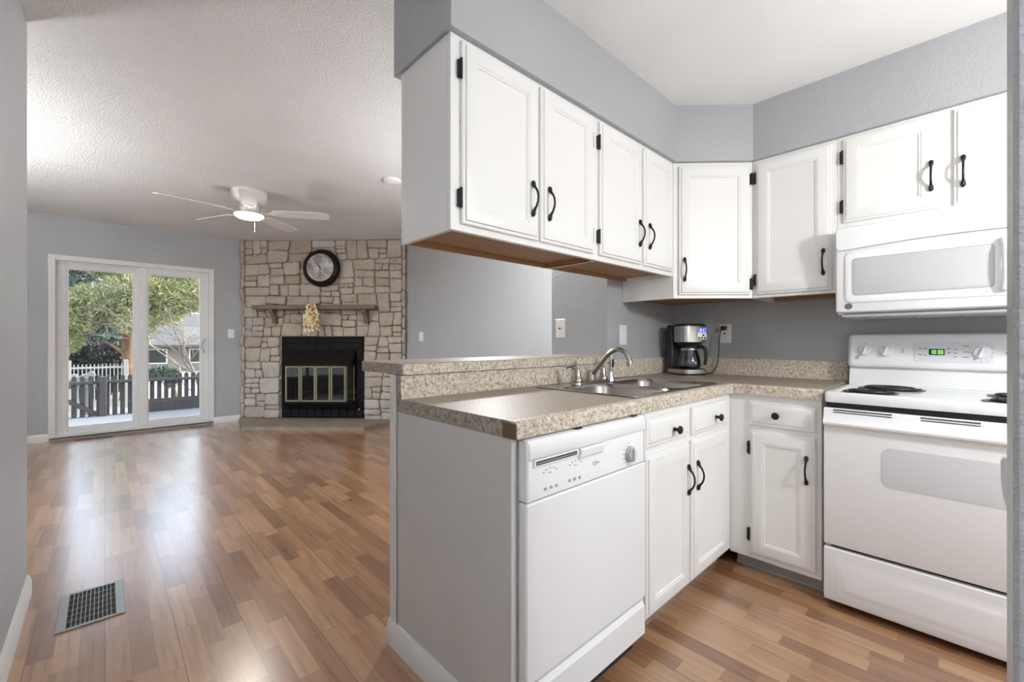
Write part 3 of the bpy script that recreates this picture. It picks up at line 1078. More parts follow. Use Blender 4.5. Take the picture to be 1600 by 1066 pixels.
# backguard
m = MB()
m.prism([(DP - 0.099, 0.884), (DP - 0.085, 0.975), (DP - 0.085, 0.985), (DP - 0.004, 0.985), (DP - 0.004, 0.847), (DP - 0.099, 0.847)], 0.004, W - 0.004, 'x')
m.build('back_splash', M['appl'], st)
m = MB()
xs = []
sec = [(0.505, 0.976), (0.500, 0.984), (0.500, 0.992), (0.519, 1.112), (0.528, 1.128), (0.545, 1.136), (0.606, 1.136), (0.606, 0.976)]
r_a = [(0.010, y + 0.01, z) for y, z in sec]
rings = []
for x, k in ((0.0, 0.012), (0.004, 0.006), (0.012, 0.001), (0.020, 0.0)):
    rings.append([(x, min(0.606, y + k), min(z, 1.136 - k) if z > 1.1 else z + (k * 0.3)) for y, z in sec])
for x, k in ((W - 0.020, 0.0), (W - 0.012, 0.001), (W - 0.004, 0.006), (W, 0.012)):
    rings.append([(x, min(0.606, y + k), min(z, 1.136 - k) if z > 1.1 else z + (k * 0.3)) for y, z in sec])
m.loft(rings)
bg = m.build('backguard', M['appl'], st)


def gy(z):   # front of the tilted backguard face at height z
    return 0.500 + (z - 0.992) * (0.019 / 0.120)


for kx, kz, kr in ((0.066, 1.054, 0.025), (0.143, 1.054, 0.025), (0.449, 1.052, 0.026)):
    m = MB().lathe([(kr + 0.006, 0.001), (kr + 0.006, -0.002), (kr, -0.003), (kr - 0.002, -0.012), (kr - 0.004, -0.015), (0.001, -0.015)], (kx, gy(kz), kz), 28, 'y')
    kb = m.build('knob', M['appl'], bg)
    m = MB()
    m.T = Matrix.Translation((kx, gy(kz) - 0.0155, kz)) @ Matrix.Rotation(R(18), 4, 'Y')
    m.box(-0.0055, 0.0055, -0.012, 0.0, -kr + 0.002, kr - 0.002, 0.003)
    m.build('grip', M['appl'], kb)
m = MB().rpanel(0.239, 0.485, 1.006, 1.094, [(0, 0.0), (0, 0.0015), (0.002, 0.002), (0.005, 0.0022)], 0.014)
pn = m.build('clock_panel', simple('clock_panel_plastic', (0.70, 0.70, 0.71), 0.35), bg, (0, 0, 0))
pn.location = (0, gy(1.05), 0)
pn.rotation_euler = (0, 0, 0)
# tilt the panel with the backguard face
pn.matrix_local = Matrix.Translation((0, gy(1.05), 1.05)) @ Matrix.Rotation(-math.atan(0.019 / 0.120), 4, 'X') @ Matrix.Translation((0, 0, -1.05))
dp = MB().box(0.290, 0.340, -0.0040, -0.0020, 1.037, 1.064, 0.0005).build('clock_display', M['led_back'], pn)
# seven-segment digits
seg = {'1': 'bc', '0': 'abcdef', '3': 'abgcd'}
m = MB()
xx = 0.2945
for ch in '10:30':
    if ch == ':':
        m.box(xx, xx + 0.0016, -0.0046, -0.0041, 1.0455, 1.0475).box(xx, xx + 0.0016, -0.0046, -0.0041, 1.0535, 1.0555)
        xx += 0.0042
        continue
    w_, h2, t_ = 0.0068, 0.0082, 0.0016
    z0 = 1.0422
    S = {'a': (0, w_, 2 * h2 - t_, 2 * h2), 'g': (0, w_, h2 - t_ / 2, h2 + t_ / 2), 'd': (0, w_, 0, t_), 'b': (w_ - t_, w_, h2, 2 * h2), 'c': (w_ - t_, w_, 0, h2), 'f': (0, t_, h2, 2 * h2), 'e': (0, t_, 0, h2)}
    for s_ in seg[ch]:
        a0, a1, c0, c1 = S[s_]
        m.box(xx + a0, xx + a1, -0.0046, -0.0041, z0 + c0, z0 + c1)
    xx += 0.0098
m.build('clock_digits', M['green_led'], pn)
m = MB()
for x, z, w_ in ((0.262, 1.066, .012), (0.279, 1.066, .012), (0.262, 1.038, .012), (0.279, 1.036, .010), (0.353, 1.066, .010), (0.353, 1.048, .010), (0.373, 1.063, .009), (0.373, 1.046, .009), (0.373, 1.030, .009), (0.404, 1.078, .020), (0.404, 1.052, .010), (0.404, 1.030, .018)):
    m.box(x - w_ / 2, x + w_ / 2, -0.0028, -0.0022, z - 0.0022, z + 0.0022)
for k in range(9):
    a = R(60 - k * 30)
    m.box(0.449 + 0.035 * math.cos(a) - .002, 0.449 + 0.035 * math.cos(a) + .002, -0.0028, -0.0022, 1.05 + 0.035 * math.sin(a) - .0015, 1.05 + 0.035 * math.sin(a) + .0015)
m.build('control_lettering', M['print'], pn)
for x, z in ((0.066, 1.090), (0.143, 1.090)):
    MB().box(x - .002, x + .002, gy(z) - 0.0012, gy(z) + 0.002, z - .002, z + .002).build('index_mark', M['print'], bg)
for dz in (-0.007, 0, 0.007):
    MB().box(0.198, 0.206, gy(1.054) - 0.0014, gy(1.054) + 0.002, 1.054 + dz - .0016, 1.054 + dz + .0016).build('indicator_mark', M['print'], bg)
m = MB().lathe([(0.0085, 0.0), (0.0085, -0.001), (0.006, -0.0012), (0.006, -0.0006)], (0.036, gy(1.017), 1.017), 18, 'y')
m.build('round_badge', M['appl_grey'], bg)
MB().lathe([(0.005, 0.0), (0.005, -0.0012), (0.001, -0.0012)], (0.523, gy(1.05), 1.05), 14, 'y').build('indicator_light', M['print_dark'], bg)

# ------------------------------------------------------------------ microwave
mw = thing('microwave', 'white over-the-range microwave mounted above the stove', 'microwave', (2.380, 0.421, 1.205), RZ_U)
W, H = 0.752, 0.398
m = MB().box(0.002, W - 0.002, 0.042, 0.417, 0.012, H - 0.0, 0.004).box(0.0, 0.024, 0.036, 0.10, 0.022, H - 0.006, 0.004)
m.build('body', M['appl'], mw)
m = MB().box(0.02, W - 0.02, 0.02, 0.415, 0.0, 0.0115, 0.003)
for k in range(10):
    m.box(0.06 + k * 0.065, 0.075 + k * 0.065, 0.03, 0.06, -0.004, 0.0, 0.001)
m.build('underside', M['appl_grey'], mw)
fr = MB()
rings = []
for ins, y in ((0.004, 0.041), (0.0, 0.030), (0.0, 0.012), (0.005, 0.003), (0.012, 0.0)):
    rings.append([(x, y, z) for x, z in rrect(ins, W - ins, 0.020 + ins, H - ins, 0.012, 4)])
fr.loft(rings)
fo = fr.build('door', M['appl'], mw)
# top grille band, curved lower edge
m = MB()
top = []
N = 24
lo = []
for i in range(N + 1):
    x = 0.020 + (W - 0.040) * i / N
    lo.append((x, 0.300 + 0.014 * math.sin(PI * i / N)))
poly = [(0.006, H - 0.012), (0.006, 0.318), (0.012, 0.305)] + lo + [(W - 0.012, 0.305), (W - 0.006, 0.318), (W - 0.006, H - 0.012)]
m.loft([[(x, -0.0002, z) for x, z in poly], [(x, -0.010 - 0.006 * math.sin(PI * min(1, max(0, x / W))), z - (0.006 if z < 0.33 else 0)) for x, z in poly]])
m.build('top_grille', M['appl'], mw)
# raised window surround and the perforated window
m = MB().rpanel(0.034, 0.530, 0.060, 0.288, [(0, 0.0), (0.003, 0.005), (0.010, 0.007), (0.016, 0.007)], 0.030)
m.build('window_surround', M['appl'], fo)
mesh_win = NT('perforated_window')
v_ = mesh_win.coord((1, 1, 1))
wv = mesh_win.n('TexWave', wave_type='BANDS', bands_direction='X')
wv.inputs['Scale'].default_value = 70
mesh_win.l(v_, wv.inputs['Vector'])
mesh_win.l(mesh_win.ramp(wv.outputs['Fac'], [(0.2, (0.47, 0.47, 0.47)), (0.8, (0.55, 0.55, 0.555))]), mesh_win.b.inputs['Base Color'])
mesh_win.set(Roughness=0.3)
m = MB().rpanel(0.064, 0.473, 0.096, 0.250, [(0, 0.0071), (0, 0.0076), (0.003, 0.0082)], 0.012)
m.build('window', mesh_win.m, fo)
m = MB().rpanel(0.060, 0.477, 0.092, 0.254, [(0, 0.0069), (0, 0.0074), (0.002, 0.0074)], 0.014)
m.build('window_gasket', M['appl_grey'], fo)
m = MB().tube([(0.500, 0.0, 0.270), (0.502, -0.022, 0.262), (0.505, -0.034, 0.225), (0.505, -0.036, 0.175), (0.505, -0.034, 0.125), (0.502, -0.022, 0.088), (0.500, 0.0, 0.080)], [0.010, 0.012, 0.012, 0.012, 0.012, 0.012, 0.010], 12)
m.build('door_handle', M['appl'], fo)
m = MB().lathe([(0.0135, -0.0001), (0.0135, -0.0016), (0.001, -0.0018)], (0.048, 0, 0.047), 24, 'y')
eb = m.build('round_badge', simple('dark_badge', (0.06, 0.062, 0.062), 0.3), fo)
m = MB()
m.tube([(0.048 + 0.0105 * math.cos(R(a)), -0.0020, 0.047 + 0.0105 * math.sin(R(a))) for a in range(0, 361, 20)], 0.0007, 5)
m.tube([(0.0455 + 0.0042 * math.cos(R(a)), -0.0020, 0.047 + 0.0058 * math.sin(R(a))) for a in range(40, 400, 30)], 0.0007, 5)
m.tube([(0.0515 + 0.0038 * math.cos(R(a)), -0.0020, 0.0475 + 0.0050 * math.sin(R(a))) for a in range(20, 330, 30)], 0.0007, 5)
m.build('badge_script', M['appl_grey'], eb)
m = MB().rpanel(0.555, 0.735, 0.045, 0.285, [(0, 0.0), (0.002, 0.002), (0.006, 0.003)], 0.012)
m.build('keypad', simple('keypad_grey', (0.62, 0.62, 0.63), 0.4), mw)

# ------------------------------------------------------------------ coffee maker
cm = thing('coffee_maker', 'black and stainless steel drip coffee maker in the countertop corner', 'coffee maker', (2.648, 1.226, 0.893), R(-33))
m = MB()


def rr_ring(x0, x1, y0, y1, r, z, k=5):
    return [(x, y, z) for x, y in rrect(x0, x1, y0, y1, r, k)]


m.loft([rr_ring(-0.088, 0.088, -0.105, 0.095, 0.045, 0.0), rr_ring(-0.090, 0.090, -0.107, 0.097, 0.046, 0.006), rr_ring(-0.090, 0.090, -0.107, 0.097, 0.046, 0.010)])
m.loft([rr_ring(-0.086, 0.086, -0.103, 0.094, 0.045, 0.034), rr_ring(-0.080, 0.080, -0.097, 0.090, 0.042, 0.040)])
m.build('base', M['black'], cm)
m = MB().loft([rr_ring(-0.091, 0.091, -0.108, 0.097, 0.047, 0.0102), rr_ring(-0.091, 0.091, -0.108, 0.097, 0.047, 0.0338)])
m.build('base_band', M['steel'], cm)
m = MB().loft([rr_ring(-0.088, 0.088, 0.034, 0.096, 0.022, 0.0345), rr_ring(-0.088, 0.088, 0.034, 0.096, 0.022, 0.300), rr_ring(-0.084, 0.084, 0.038, 0.092, 0.020, 0.306)])
m.build('water_tank', M['black'], cm)
m = MB().loft([rr_ring(-0.060, 0.060, -0.080, 0.030, 0.05, 0.178), rr_ring(-0.078, 0.078, -0.094, 0.032, 0.05, 0.196), rr_ring(-0.080, 0.080, -0.096, 0.033, 0.05, 0.2005)])
m.build('filter_basket', M['black'], cm)
m = MB().loft([rr_ring(-0.089, 0.089, -0.104, 0.0335, 0.052, 0.2008), rr_ring(-0.089, 0.089, -0.104, 0.0335, 0.052, 0.296)])
hd = m.build('brew_head', M['steel'], cm)
m = MB().loft([rr_ring(-0.090, 0.090, -0.105, 0.037, 0.052, 0.2962), rr_ring(-0.090, 0.090, -0.105, 0.037, 0.052, 0.304), rr_ring(-0.080, 0.080, -0.095, 0.030, 0.048, 0.312)])
m.build('top_lid', M['black'], cm)
m = MB().box(0.004, 0.070, -0.1075, -0.100, 0.214, 0.290, 0.003)
m.build('control_panel', mat_steel('panel_steel', (0.62, 0.62, 0.64), 0.2), hd)
m = MB().box(0.009, 0.066, -0.1095, -0.1076, 0.258, 0.284, 0.001)
m.build('display', M['blue_led'], hd)
m = MB()
xx = 0.022
for ch in '31':
    w_, h2, t_, z0 = 0.0085, 0.0065, 0.0016, 0.2645
    S = {'a': (0, w_, 2 * h2 - t_, 2 * h2), 'g': (0, w_, h2 - t_ / 2, h2 + t_ / 2), 'd': (0, w_, 0, t_), 'b': (w_ - t_, w_, h2, 2 * h2), 'c': (w_ - t_, w_, 0, h2)}
    for s_ in {'3': 'abgcd', '1': 'bc'}[ch]:
        a0, a1, c0, c1 = S[s_]
        m.box(xx + a0, xx + a1, -0.1101, -0.1096, z0 + c0, z0 + c1)
    xx += 0.016
m.build('display_digits', M['white_led'], hd)
for x, z in ((0.018, 0.226), (0.037, 0.226), (0.056, 0.226), (0.046, 0.242)):
    MB().lathe([(0.0065, -0.1076), (0.006, -0.110), (0.001, -0.1104)], (x, 0, z), 14, 'y').build('button', M['black'], hd)
# power cord and plug, in the maker's own frame
inv = Matrix.Rotation(R(33), 4, 'Z')


def to_cm(u, v, z):
    q = inv @ Vector((u - 2.648, v - 1.226, 0))
    return (q.x, q.y, z - 0.893)


pts = [(2.745, 1.150, 0.902), (2.752, 1.130, 0.899), (2.755, 1.112, 0.903), (2.757, 1.098, 0.918), (2.757, 1.085, 0.945), (2.757, 1.076, 0.985), (2.757, 1.072, 1.03), (2.757, 1.070, 1.08), (2.758, 1.066, 1.13), (2.762, 1.060, 1.165), (2.772, 1.053, 1.178)]
# smooth the path
P = [Vector(p) for p in pts]
sm = []
for i in range(len(P) - 1):
    p0, p1, p2, p3 = P[max(0, i - 1)], P[i], P[i + 1], P[min(len(P) - 1, i + 2)]
    for k in range(5):
        t_ = k / 5
        sm.append(0.5 * ((2 * p1) + (-p0 + p2) * t_ + (2 * p0 - 5 * p1 + 4 * p2 - p3) * t_ * t_ + (-p0 + 3 * p1 - 3 * p2 + p3) * t_ ** 3))
sm.append(P[-1])
cd = MB().tube([to_cm(*p) for p in sm], 0.0033, 8).build('power_cord', M['black'], cm)
m = MB()
m.T = Matrix.Translation((-0, 0, -0.893)) @ inv @ Matrix.Translation((-2.648, -1.226, 0))
m.box(2.764, 2.7925, 1.034, 1.066, 1.166, 1.192, 0.004)
m.build('plug', M['black'], cd)
# carafe on the warming plate
ca = thing('coffee_carafe', 'empty glass coffee carafe with black handle sitting in the coffee maker', 'carafe', (2.648, 1.226, 0.9335), R(-33))
yc = -0.030
pr = [(0.052, 0.001), (0.066, 0.006), (0.071, 0.020), (0.069, 0.045), (0.060, 0.080), (0.052, 0.105), (0.050, 0.118)]
m = MB().lathe(pr + [(r - 0.002, z) for r, z in reversed(pr)], (0, yc, 0), 32, cap0=False, cap1=False)
m.lathe([(0.052, 0.001), (0.002, 0.001)], (0, yc, 0), 32, cap0=False)
m.build('glass_jug', M['carafe'], ca)
MB().lathe([(0.0525, 0.108), (0.0535, 0.110), (0.0535, 0.119), (0.0525, 0.121)], (0, yc, 0), 32, cap0=False, cap1=False).build('collar', M['steel'], ca)
MB().lathe([(0.050, 0.1215), (0.050, 0.130), (0.030, 0.136), (0.002, 0.138)], (0, yc, 0), 28).build('carafe_lid', M['black'], ca)
hx, hy = math.cos(R(-52)), math.sin(R(-52))
m = MB()
pp = [(0.048, 0.128), (0.075, 0.132), (0.094, 0.122), (0.101, 0.095), (0.099, 0.060), (0.094, 0.022)]
m.tube([(hx * r, yc + hy * r, z) for r, z in pp], [0.010, 0.012, 0.012, 0.0115, 0.011, 0.009], 10)
m.build('carafe_handle', M['black'], ca)

# ------------------------------------------------------------------ refrigerator (only its door handle shows past the doorway wall)
fg = thing('refrigerator', 'white refrigerator mostly hidden behind the doorway wall, only its curved door handle showing', 'refrigerator', (1.250, -0.090, 0), PI)
MB().box(0.0, 0.484, 0.07, 0.70, 0.02, 1.60, 0.006).build('body', M['appl'], fg)
for x in (0.06, 0.42):
    MB().box(x - 0.02, x + 0.02, 0.10, 0.66, 0.0, 0.0195).build('foot', M['black'], fg)
d1 = MB().box(0.0, 0.484, 0.0, 0.066, 0.06, 1.08, 0.012).build('door', M['appl'], fg)
d2 = MB().box(0.0, 0.484, 0.0, 0.066, 1.095, 1.60, 0.012).build('freezer_door', M['appl'], fg)
m = MB()
prof = [(0.885, -0.052), (0.878, -0.0545), (0.845, -0.0545), (0.815, -0.052), (0.788, -0.046), (0.74, -0.033), (0.68, -0.016), (0.65, -0.0015)]
m.loft([[(0.030, y, z), (0.052, y, z), (0.052, min(-0.0005, y + 0.016 + (0.03 if z > .87 else 0)), z), (0.030, min(-0.0005, y + 0.016 + (0.03 if z > .87 else 0)), z)] for z, y in prof])
m.build('door_handle', M['appl'], d1)
m = MB().tube([(0.052, -0.0005, 1.50), (0.052, -0.03, 1.48), (0.052, -0.035, 1.32), (0.052, -0.03, 1.17), (0.052, -0.0005, 1.15)], 0.012, 8)
m.build('door_handle', M['appl'], d2)

# ------------------------------------------------------------------ wall plates


def plate(name, label, cat, loc, rotz, w=0.070, h=0.115, kind='rocker'):
    t = thing(name, label, cat, loc, rotz)
    pl = MB().panel(-w / 2, w / 2, -h / 2, h / 2, [(0, 0.0005), (0, 0.003), (0.003, 0.0055), (0.008, 0.006)]).build('plate', M['plate'], t)
    if kind == 'rocker':
        MB().panel(-0.0165, 0.0165, -0.034, 0.034, [(0, 0.0055), (0, 0.0072), (0.002, 0.0085)]).build('rocker', M['plate'], t)
        MB().panel(-0.018, 0.018, -0.0355, 0.0355, [(0, 0.0054), (0, 0.0063), (0.001, 0.0063)]).build('rocker_gap', simple('plate_shadow_line', (0.5, 0.5, 0.49), 0.5), t)
    elif kind == 'toggle':
        MB().box(-0.005, 0.005, -0.016, -0.0055, -0.004, 0.012, 0.002).build('toggle', M['plate'], t)
    elif kind == 'jack':
        MB().lathe([(0.0065, -0.0058), (0.0065, -0.010), (0.003, -0.0105), (0.003, -0.016)], n=14, axis='y').build('jack', M['print_dark'], t)
    elif kind == 'outlet':
        for z in (-0.0195, 0.0195):
            s = MB().lathe([(0.0165, -0.0058), (0.0163, -0.0075), (0.001, -0.0078)], (0, 0, z), 24, 'y').build('socket', M['plate'], t)
            if z < 0:
                m = MB().box(-0.0075, -0.0055, -0.0085, -0.0076, z - 0.001, z + 0.007).box(0.0055, 0.0075, -0.0085, -0.0076, z - 0.001, z + 0.007)
                m.lathe([(0.0025, -0.0076), (0.0025, -0.0085)], (0, 0, z - 0.007), 10, 'y')
                m.build('slots', M['print_dark'], s)
        MB().lathe([(0.006, -0.006), (0.006, -0.0085), (0.001, -0.009)], (0, 0, 0), 14, 'y').build('reset_button', M['print_dark'], t)
    return t


plate('light_switch', 'white rocker light switch on the grey wall beside the coffee maker', 'light switch', (2.197, 1.395, 1.136), 0)
plate('wall_outlet', 'white wall outlet with the black coffee maker plug in it', 'outlet', (2.80, 1.050, 1.146), RZ_U, 0.076, 0.118, 'outlet')
plate('cable_jack_plate', 'white cable jack plate on the short dark grey wall above the bar ledge', 'wall plate', (2.04, 1.734, 1.177), RZ_U, 0.072, 0.115, 'jack')
plate('light_switch', 'white light switch on the wall between the patio door and the stone fireplace', 'light switch', (1.250, DV, 1.200), 0, 0.075, 0.118)
plate('light_switch', 'tiny white light switch on the long grey wall just past the stone fireplace', 'light switch', (3.0, 4.912, 1.154), RZ_U, 0.095, 0.120, 'toggle')

# ------------------------------------------------------------------ stone fireplace across the corner
FO = (1.34, 6.90)
fpz = thing('fireplace', 'corner fireplace of rough tan stone reaching the ceiling, with black firebox and wooden mantel', 'fireplace', (FO[0], FO[1], 0), RZ_D)
FW = 2.345
OX0, OX1, OZ = 0.578, 1.735, 1.160
m = MB()
m.box(0.055, OX0, 0.030, 0.10, 0, CZ - 0.001).box(OX1, FW - 0.055, 0.030, 0.10, 0, CZ - 0.001).box(OX0, OX1, 0.030, 0.10, OZ, CZ - 0.001)
m.box(OX0 - 0.001, OX0 + 0.004, 0.10, 0.42, 0, OZ).box(OX1 - 0.004, OX1 + 0.001, 0.10, 0.42, 0, OZ)
m.build('mortar_bed', M['mortar'], fpz)

random.seed(21)
polys = []


def cut(poly, px, pz, ang):
    """split a convex polygon by a line through (px, pz)"""
    nx, nz = -math.sin(ang), math.cos(ang)
    A_, B_ = [], []
    for i, p0 in enumerate(poly):
        p1 = poly[(i + 1) % len(poly)]
        d0 = (p0[0] - px) * nx + (p0[1] - pz) * nz
        d1 = (p1[0] - px) * nx + (p1[1] - pz) * nz
        (A_ if d0 >= 0 else B_).append(p0)
        if d0 * d1 < 0:
            t_ = d0 / (d0 - d1)
            q = (p0[0] + (p1[0] - p0[0]) * t_, p0[1] + (p1[1] - p0[1]) * t_)
            A_.append(q)
            B_.append(q)
    return A_, B_


def break_up(poly, lim):
    xs_, zs_ = [q[0] for q in poly], [q[1] for q in poly]
    w, h = max(xs_) - min(xs_), max(zs_) - min(zs_)
    if w * h < lim and w / h < 3.2 and h / w < 2.2 or w * h < 0.011:
        polys.append(poly)
        return
    if w / h > random.uniform(1.0, 1.9):
        ang = PI / 2 + random.uniform(-0.16, 0.16)
    else:
        ang = random.uniform(-0.07, 0.07)
    px = min(xs_) + w * random.uniform(0.34, 0.66)
    pz = min(zs_) + h * random.uniform(0.34, 0.66)
    for q in cut(poly, px, pz, ang):
        if len(q) >= 3:
            break_up(q, random.choice((0.016, 0.026, 0.038, 0.052, 0.070)))


def region(x0, x1, z0, z1):
    break_up([(x0, z0), (x1, z0), (x1, z1), (x0, z1)], 0.03)


region(0.085, OX0 - 0.004, 0.045, OZ)
region(OX1 + 0.004, FW - 0.085, 0.0, OZ)
region(0.085, FW - 0.085, OZ, CZ - 0.004)
for xa, xb in ((0.040, 0.085), (FW - 0.085, FW - 0.040)):      # narrow returns at both ends
    z = 0.05
    while z < CZ - 0.02:
        h = random.uniform(0.12, 0.26)
        if CZ - 0.004 - (z + h) < 0.10:
            h = CZ - 0.004 - z
        polys.append([(xa, z), (xb, z), (xb, z + h), (xa, z + h)])
        z += h


def smooth_poly(poly, n):
    """resample a polygon to n points, softening its corners"""
    for _ in range(2):
        q = []
        for i, a in enumerate(poly):
            b = poly[(i + 1) % len(poly)]
            L = math.hypot(b[0] - a[0], b[1] - a[1])
            k = min(0.28, 0.013 / max(L, 1e-6))
            q += [(a[0] + (b[0] - a[0]) * k, a[1] + (b[1] - a[1]) * k), (b[0] + (a[0] - b[0]) * k, b[1] + (a[1] - b[1]) * k)]
        poly = q
    seg_ = [math.hypot(poly[(i + 1) % len(poly)][0] - poly[i][0], poly[(i + 1) % len(poly)][1] - poly[i][1]) for i in range(len(poly))]
    tot = sum(seg_)
    out, i, acc = [], 0, 0.0
    for k in range(n):
        t_ = tot * k / n
        while acc + seg_[i] < t_ and i < len(poly) - 1:
            acc += seg_[i]
            i += 1
        f_ = (t_ - acc) / max(seg_[i], 1e-9)
        a, b = poly[i], poly[(i + 1) % len(poly)]
        out.append((a[0] + (b[0] - a[0]) * f_, a[1] + (b[1] - a[1]) * f_))
    return out


m = MB()
for poly in polys:
    n = 22
    out = smooth_poly(poly, n)
    cx, cz = sum(p[0] for p in out) / n, sum(p[1] for p in out) / n
    s = min(max(p[0] for p in out) - min(p[0] for p in out), max(p[1] for p in out) - min(p[1] for p in out))
    g = 0.0032
    j = lambda q: random.uniform(-q, q)
    out2 = []
    for x, z in out:
        d = math.hypot(x - cx, z - cz)
        k = max(0.3, (d - g) / d)
        out2.append((cx + (x - cx) * k + j(0.003), cz + (z - cz) * k + j(0.003)))
    pro = random.uniform(0.026, 0.062)
    tx, tz = j(0.007), j(0.007)
    rings = []
    for sc, dy in ((1.0, 0.036), (0.992, 0.030 - pro * 0.45), (0.955, 0.030 - pro * 0.88), (0.84, 0.030 - pro), (0.5, 0.030 - pro - 0.003), (0.2, 0.030 - pro - 0.004)):
        rings.append([(cx + (p[0] - cx) * sc, dy + (tx * (p[0] - cx) + tz * (p[1] - cz)) / s * (dy < 0.03) + (j(0.0035) if sc < 0.99 else 0), cz + (p[1] - cz) * sc) for p in out2])
    m.loft(rings)
m.build('stone_face', M['stone'], fpz, angle=50)

# firebox and its black steel surround
fb = MB()
y0 = 0.045
fb.box(OX0, OX1, y0, 0.075, 0.97, OZ).box(OX0, 0.70, y0, 0.075, 0.045, 0.97).box(1.615, OX1, y0, 0.075, 0.045, 0.97).box(0.70, 1.615, y0, 0.075, 0.045, 0.27)
for k in range(10):   # lower row of black vent blocks
    x = OX0 + 0.02 + k * 0.112
    fb.box(x, x + 0.104, 0.030, y0, 0.055, 0.175, 0.006)
for k in range(5):
    x = OX0 + 0.03 + k * 0.223
    fb.box(x, x + 0.21, 0.038, y0, 0.99, 1.065, 0.004)
    fb.box(x + 0.05, min(x + 0.26, OX1 - 0.02), 0.038, y0, 1.072, 1.145, 0.004)
sur = fb.build('firebox_surround', M['blackmat'], fpz)
ib = MB()
ib.box(0.70, 1.615, 0.40, 0.42, 0.27, 0.97).box(0.70, 0.715, 0.076, 0.40, 0.27, 0.97).box(1.60, 1.615, 0.076, 0.40, 0.27, 0.97).box(0.70, 1.615, 0.076, 0.40, 0.262, 0.27).box(0.70, 1.615, 0.076, 0.40, 0.965, 0.972)
ib.build('firebox', M['blackmat'], fpz)
hd_ = MB().prism([(0.044, 0.972), (0.044, 0.770), (-0.125, 0.770), (-0.125, 0.785)], 0.690, 1.600, 'x')
hd_.build('smoke_hood', M['blackmat'], fpz)
yd = -0.105
lp = MB().prism([(0.044, 0.283), (-0.120, 0.283), (-0.120, 0.268), (-0.03, 0.185), (0.044, 0.185)], 0.690, 1.625, 'x')
lp.build('ledge', M['blackmat'], fpz)
for k in range(4):
    xa = 0.712 + k * 0.2055 + (0.002 if k % 2 else 0)
    xb = xa + 0.2015
    fr = MB()
    t_ = 0.022
    fr.box(xa, xa + t_, yd - 0.012, yd + 0.004, 0.285, 0.765, 0.003).box(xb - t_, xb, yd - 0.012, yd + 0.004, 0.285, 0.765, 0.003).box(xa + t_, xb - t_, yd - 0.012, yd + 0.004, 0.285, 0.285 + t_, 0.003).box(xa + t_, xb - t_, yd - 0.012, yd + 0.004, 0.765 - t_, 0.765, 0.003)
    fd = fr.build('glass_door', M['brass'], fpz)
    fd['label'] = 'aged brass framed glass door leaf'
    MB().box(xa + t_ - 0.002, xb - t_ + 0.002, yd - 0.006, yd - 0.002, 0.285 + t_ - 0.002, 0.765 - t_ + 0.002).build('pane', M['fire_glass'], fd)
m = MB()
for x in (1.540, 1.600):
    m.box(x - 0.006, x + 0.006, (yd if x < 1.55 else -0.005), (yd + 0.012 if x < 1.55 else 0.010), 0.285, 0.765, 0.002)
m.build('side_post', M['brass'], fpz)
mm = MB()
mm.add([(1.540, yd + 0.006, 0.29), (1.600, 0.0, 0.29), (1.600, 0.0, 0.76), (1.540, yd + 0.006, 0.76), (1.536, yd + 0.008, 0.29), (1.596, 0.002, 0.29), (1.596, 0.002, 0.76), (1.536, yd + 0.008, 0.76)], [(0, 1, 2, 3), (7, 6, 5, 4), (0, 4, 5, 1), (3, 2, 6, 7), (0, 3, 7, 4), (1, 5, 6, 2)])
mm.build('side_pane', M['fire_glass'], fpz)
m = MB()
random.seed(3)
for k in range(5):
    x = 0.84 + k * 0.15
    m.tube([(x - 0.12, 0.16 + random.uniform(0, .1), 0.33 + random.uniform(0, .05)), (x + 0.12, 0.14 + random.uniform(0, .12), 0.34 + random.uniform(0, .07))], 0.035, 8)
m.box(0.74, 1.58, 0.10, 0.36, 0.2705, 0.30, 0.01)
m.build('ash_logs', M['ash'], fpz)
m = MB().lathe([(0.012, 0.030), (0.014, 0.022), (0.012, 0.016), (0.001, 0.015)], (1.665, 0, 0.165), 14, 'y')
m.build('gas_key_valve', M['nickel'], fpz)
# mantel shelf on brackets
mt = MB().box(0.294, 1.945, -0.185, -0.001, 1.520, 1.578, 0.006).build('mantel_shelf', M['mantel'], fpz)
for x in (0.500, 1.755):
    m = MB().prism([(-0.001, 1.5195), (-0.150, 1.5195), (-0.150, 1.490), (-0.095, 1.445), (-0.060, 1.380), (-0.055, 1.335), (-0.001, 1.335)], x, x + 0.055, 'x')
    m.build('bracket', M['mantel'], mt)
# slate hearth
hs = MB().prism([(0.012, -0.012), (0.446, -0.610), (1.950, -0.590), (2.200, -0.215), (2.20, -0.045), (1.74, -0.045), (1.735, 0.029), (0.578, 0.029), (0.572, -0.020), (0.03, -0.010)], 0.0, 0.044)
hs.build('hearth_slab', M['hearth'], fpz)

# --- wall clock above the mantel


def on_face(x, y, z):
    q = Matrix.Rotation(RZ_D, 2) @ Vector((x, y))
    return (FO[0] + q.x, FO[1] + q.y, z)


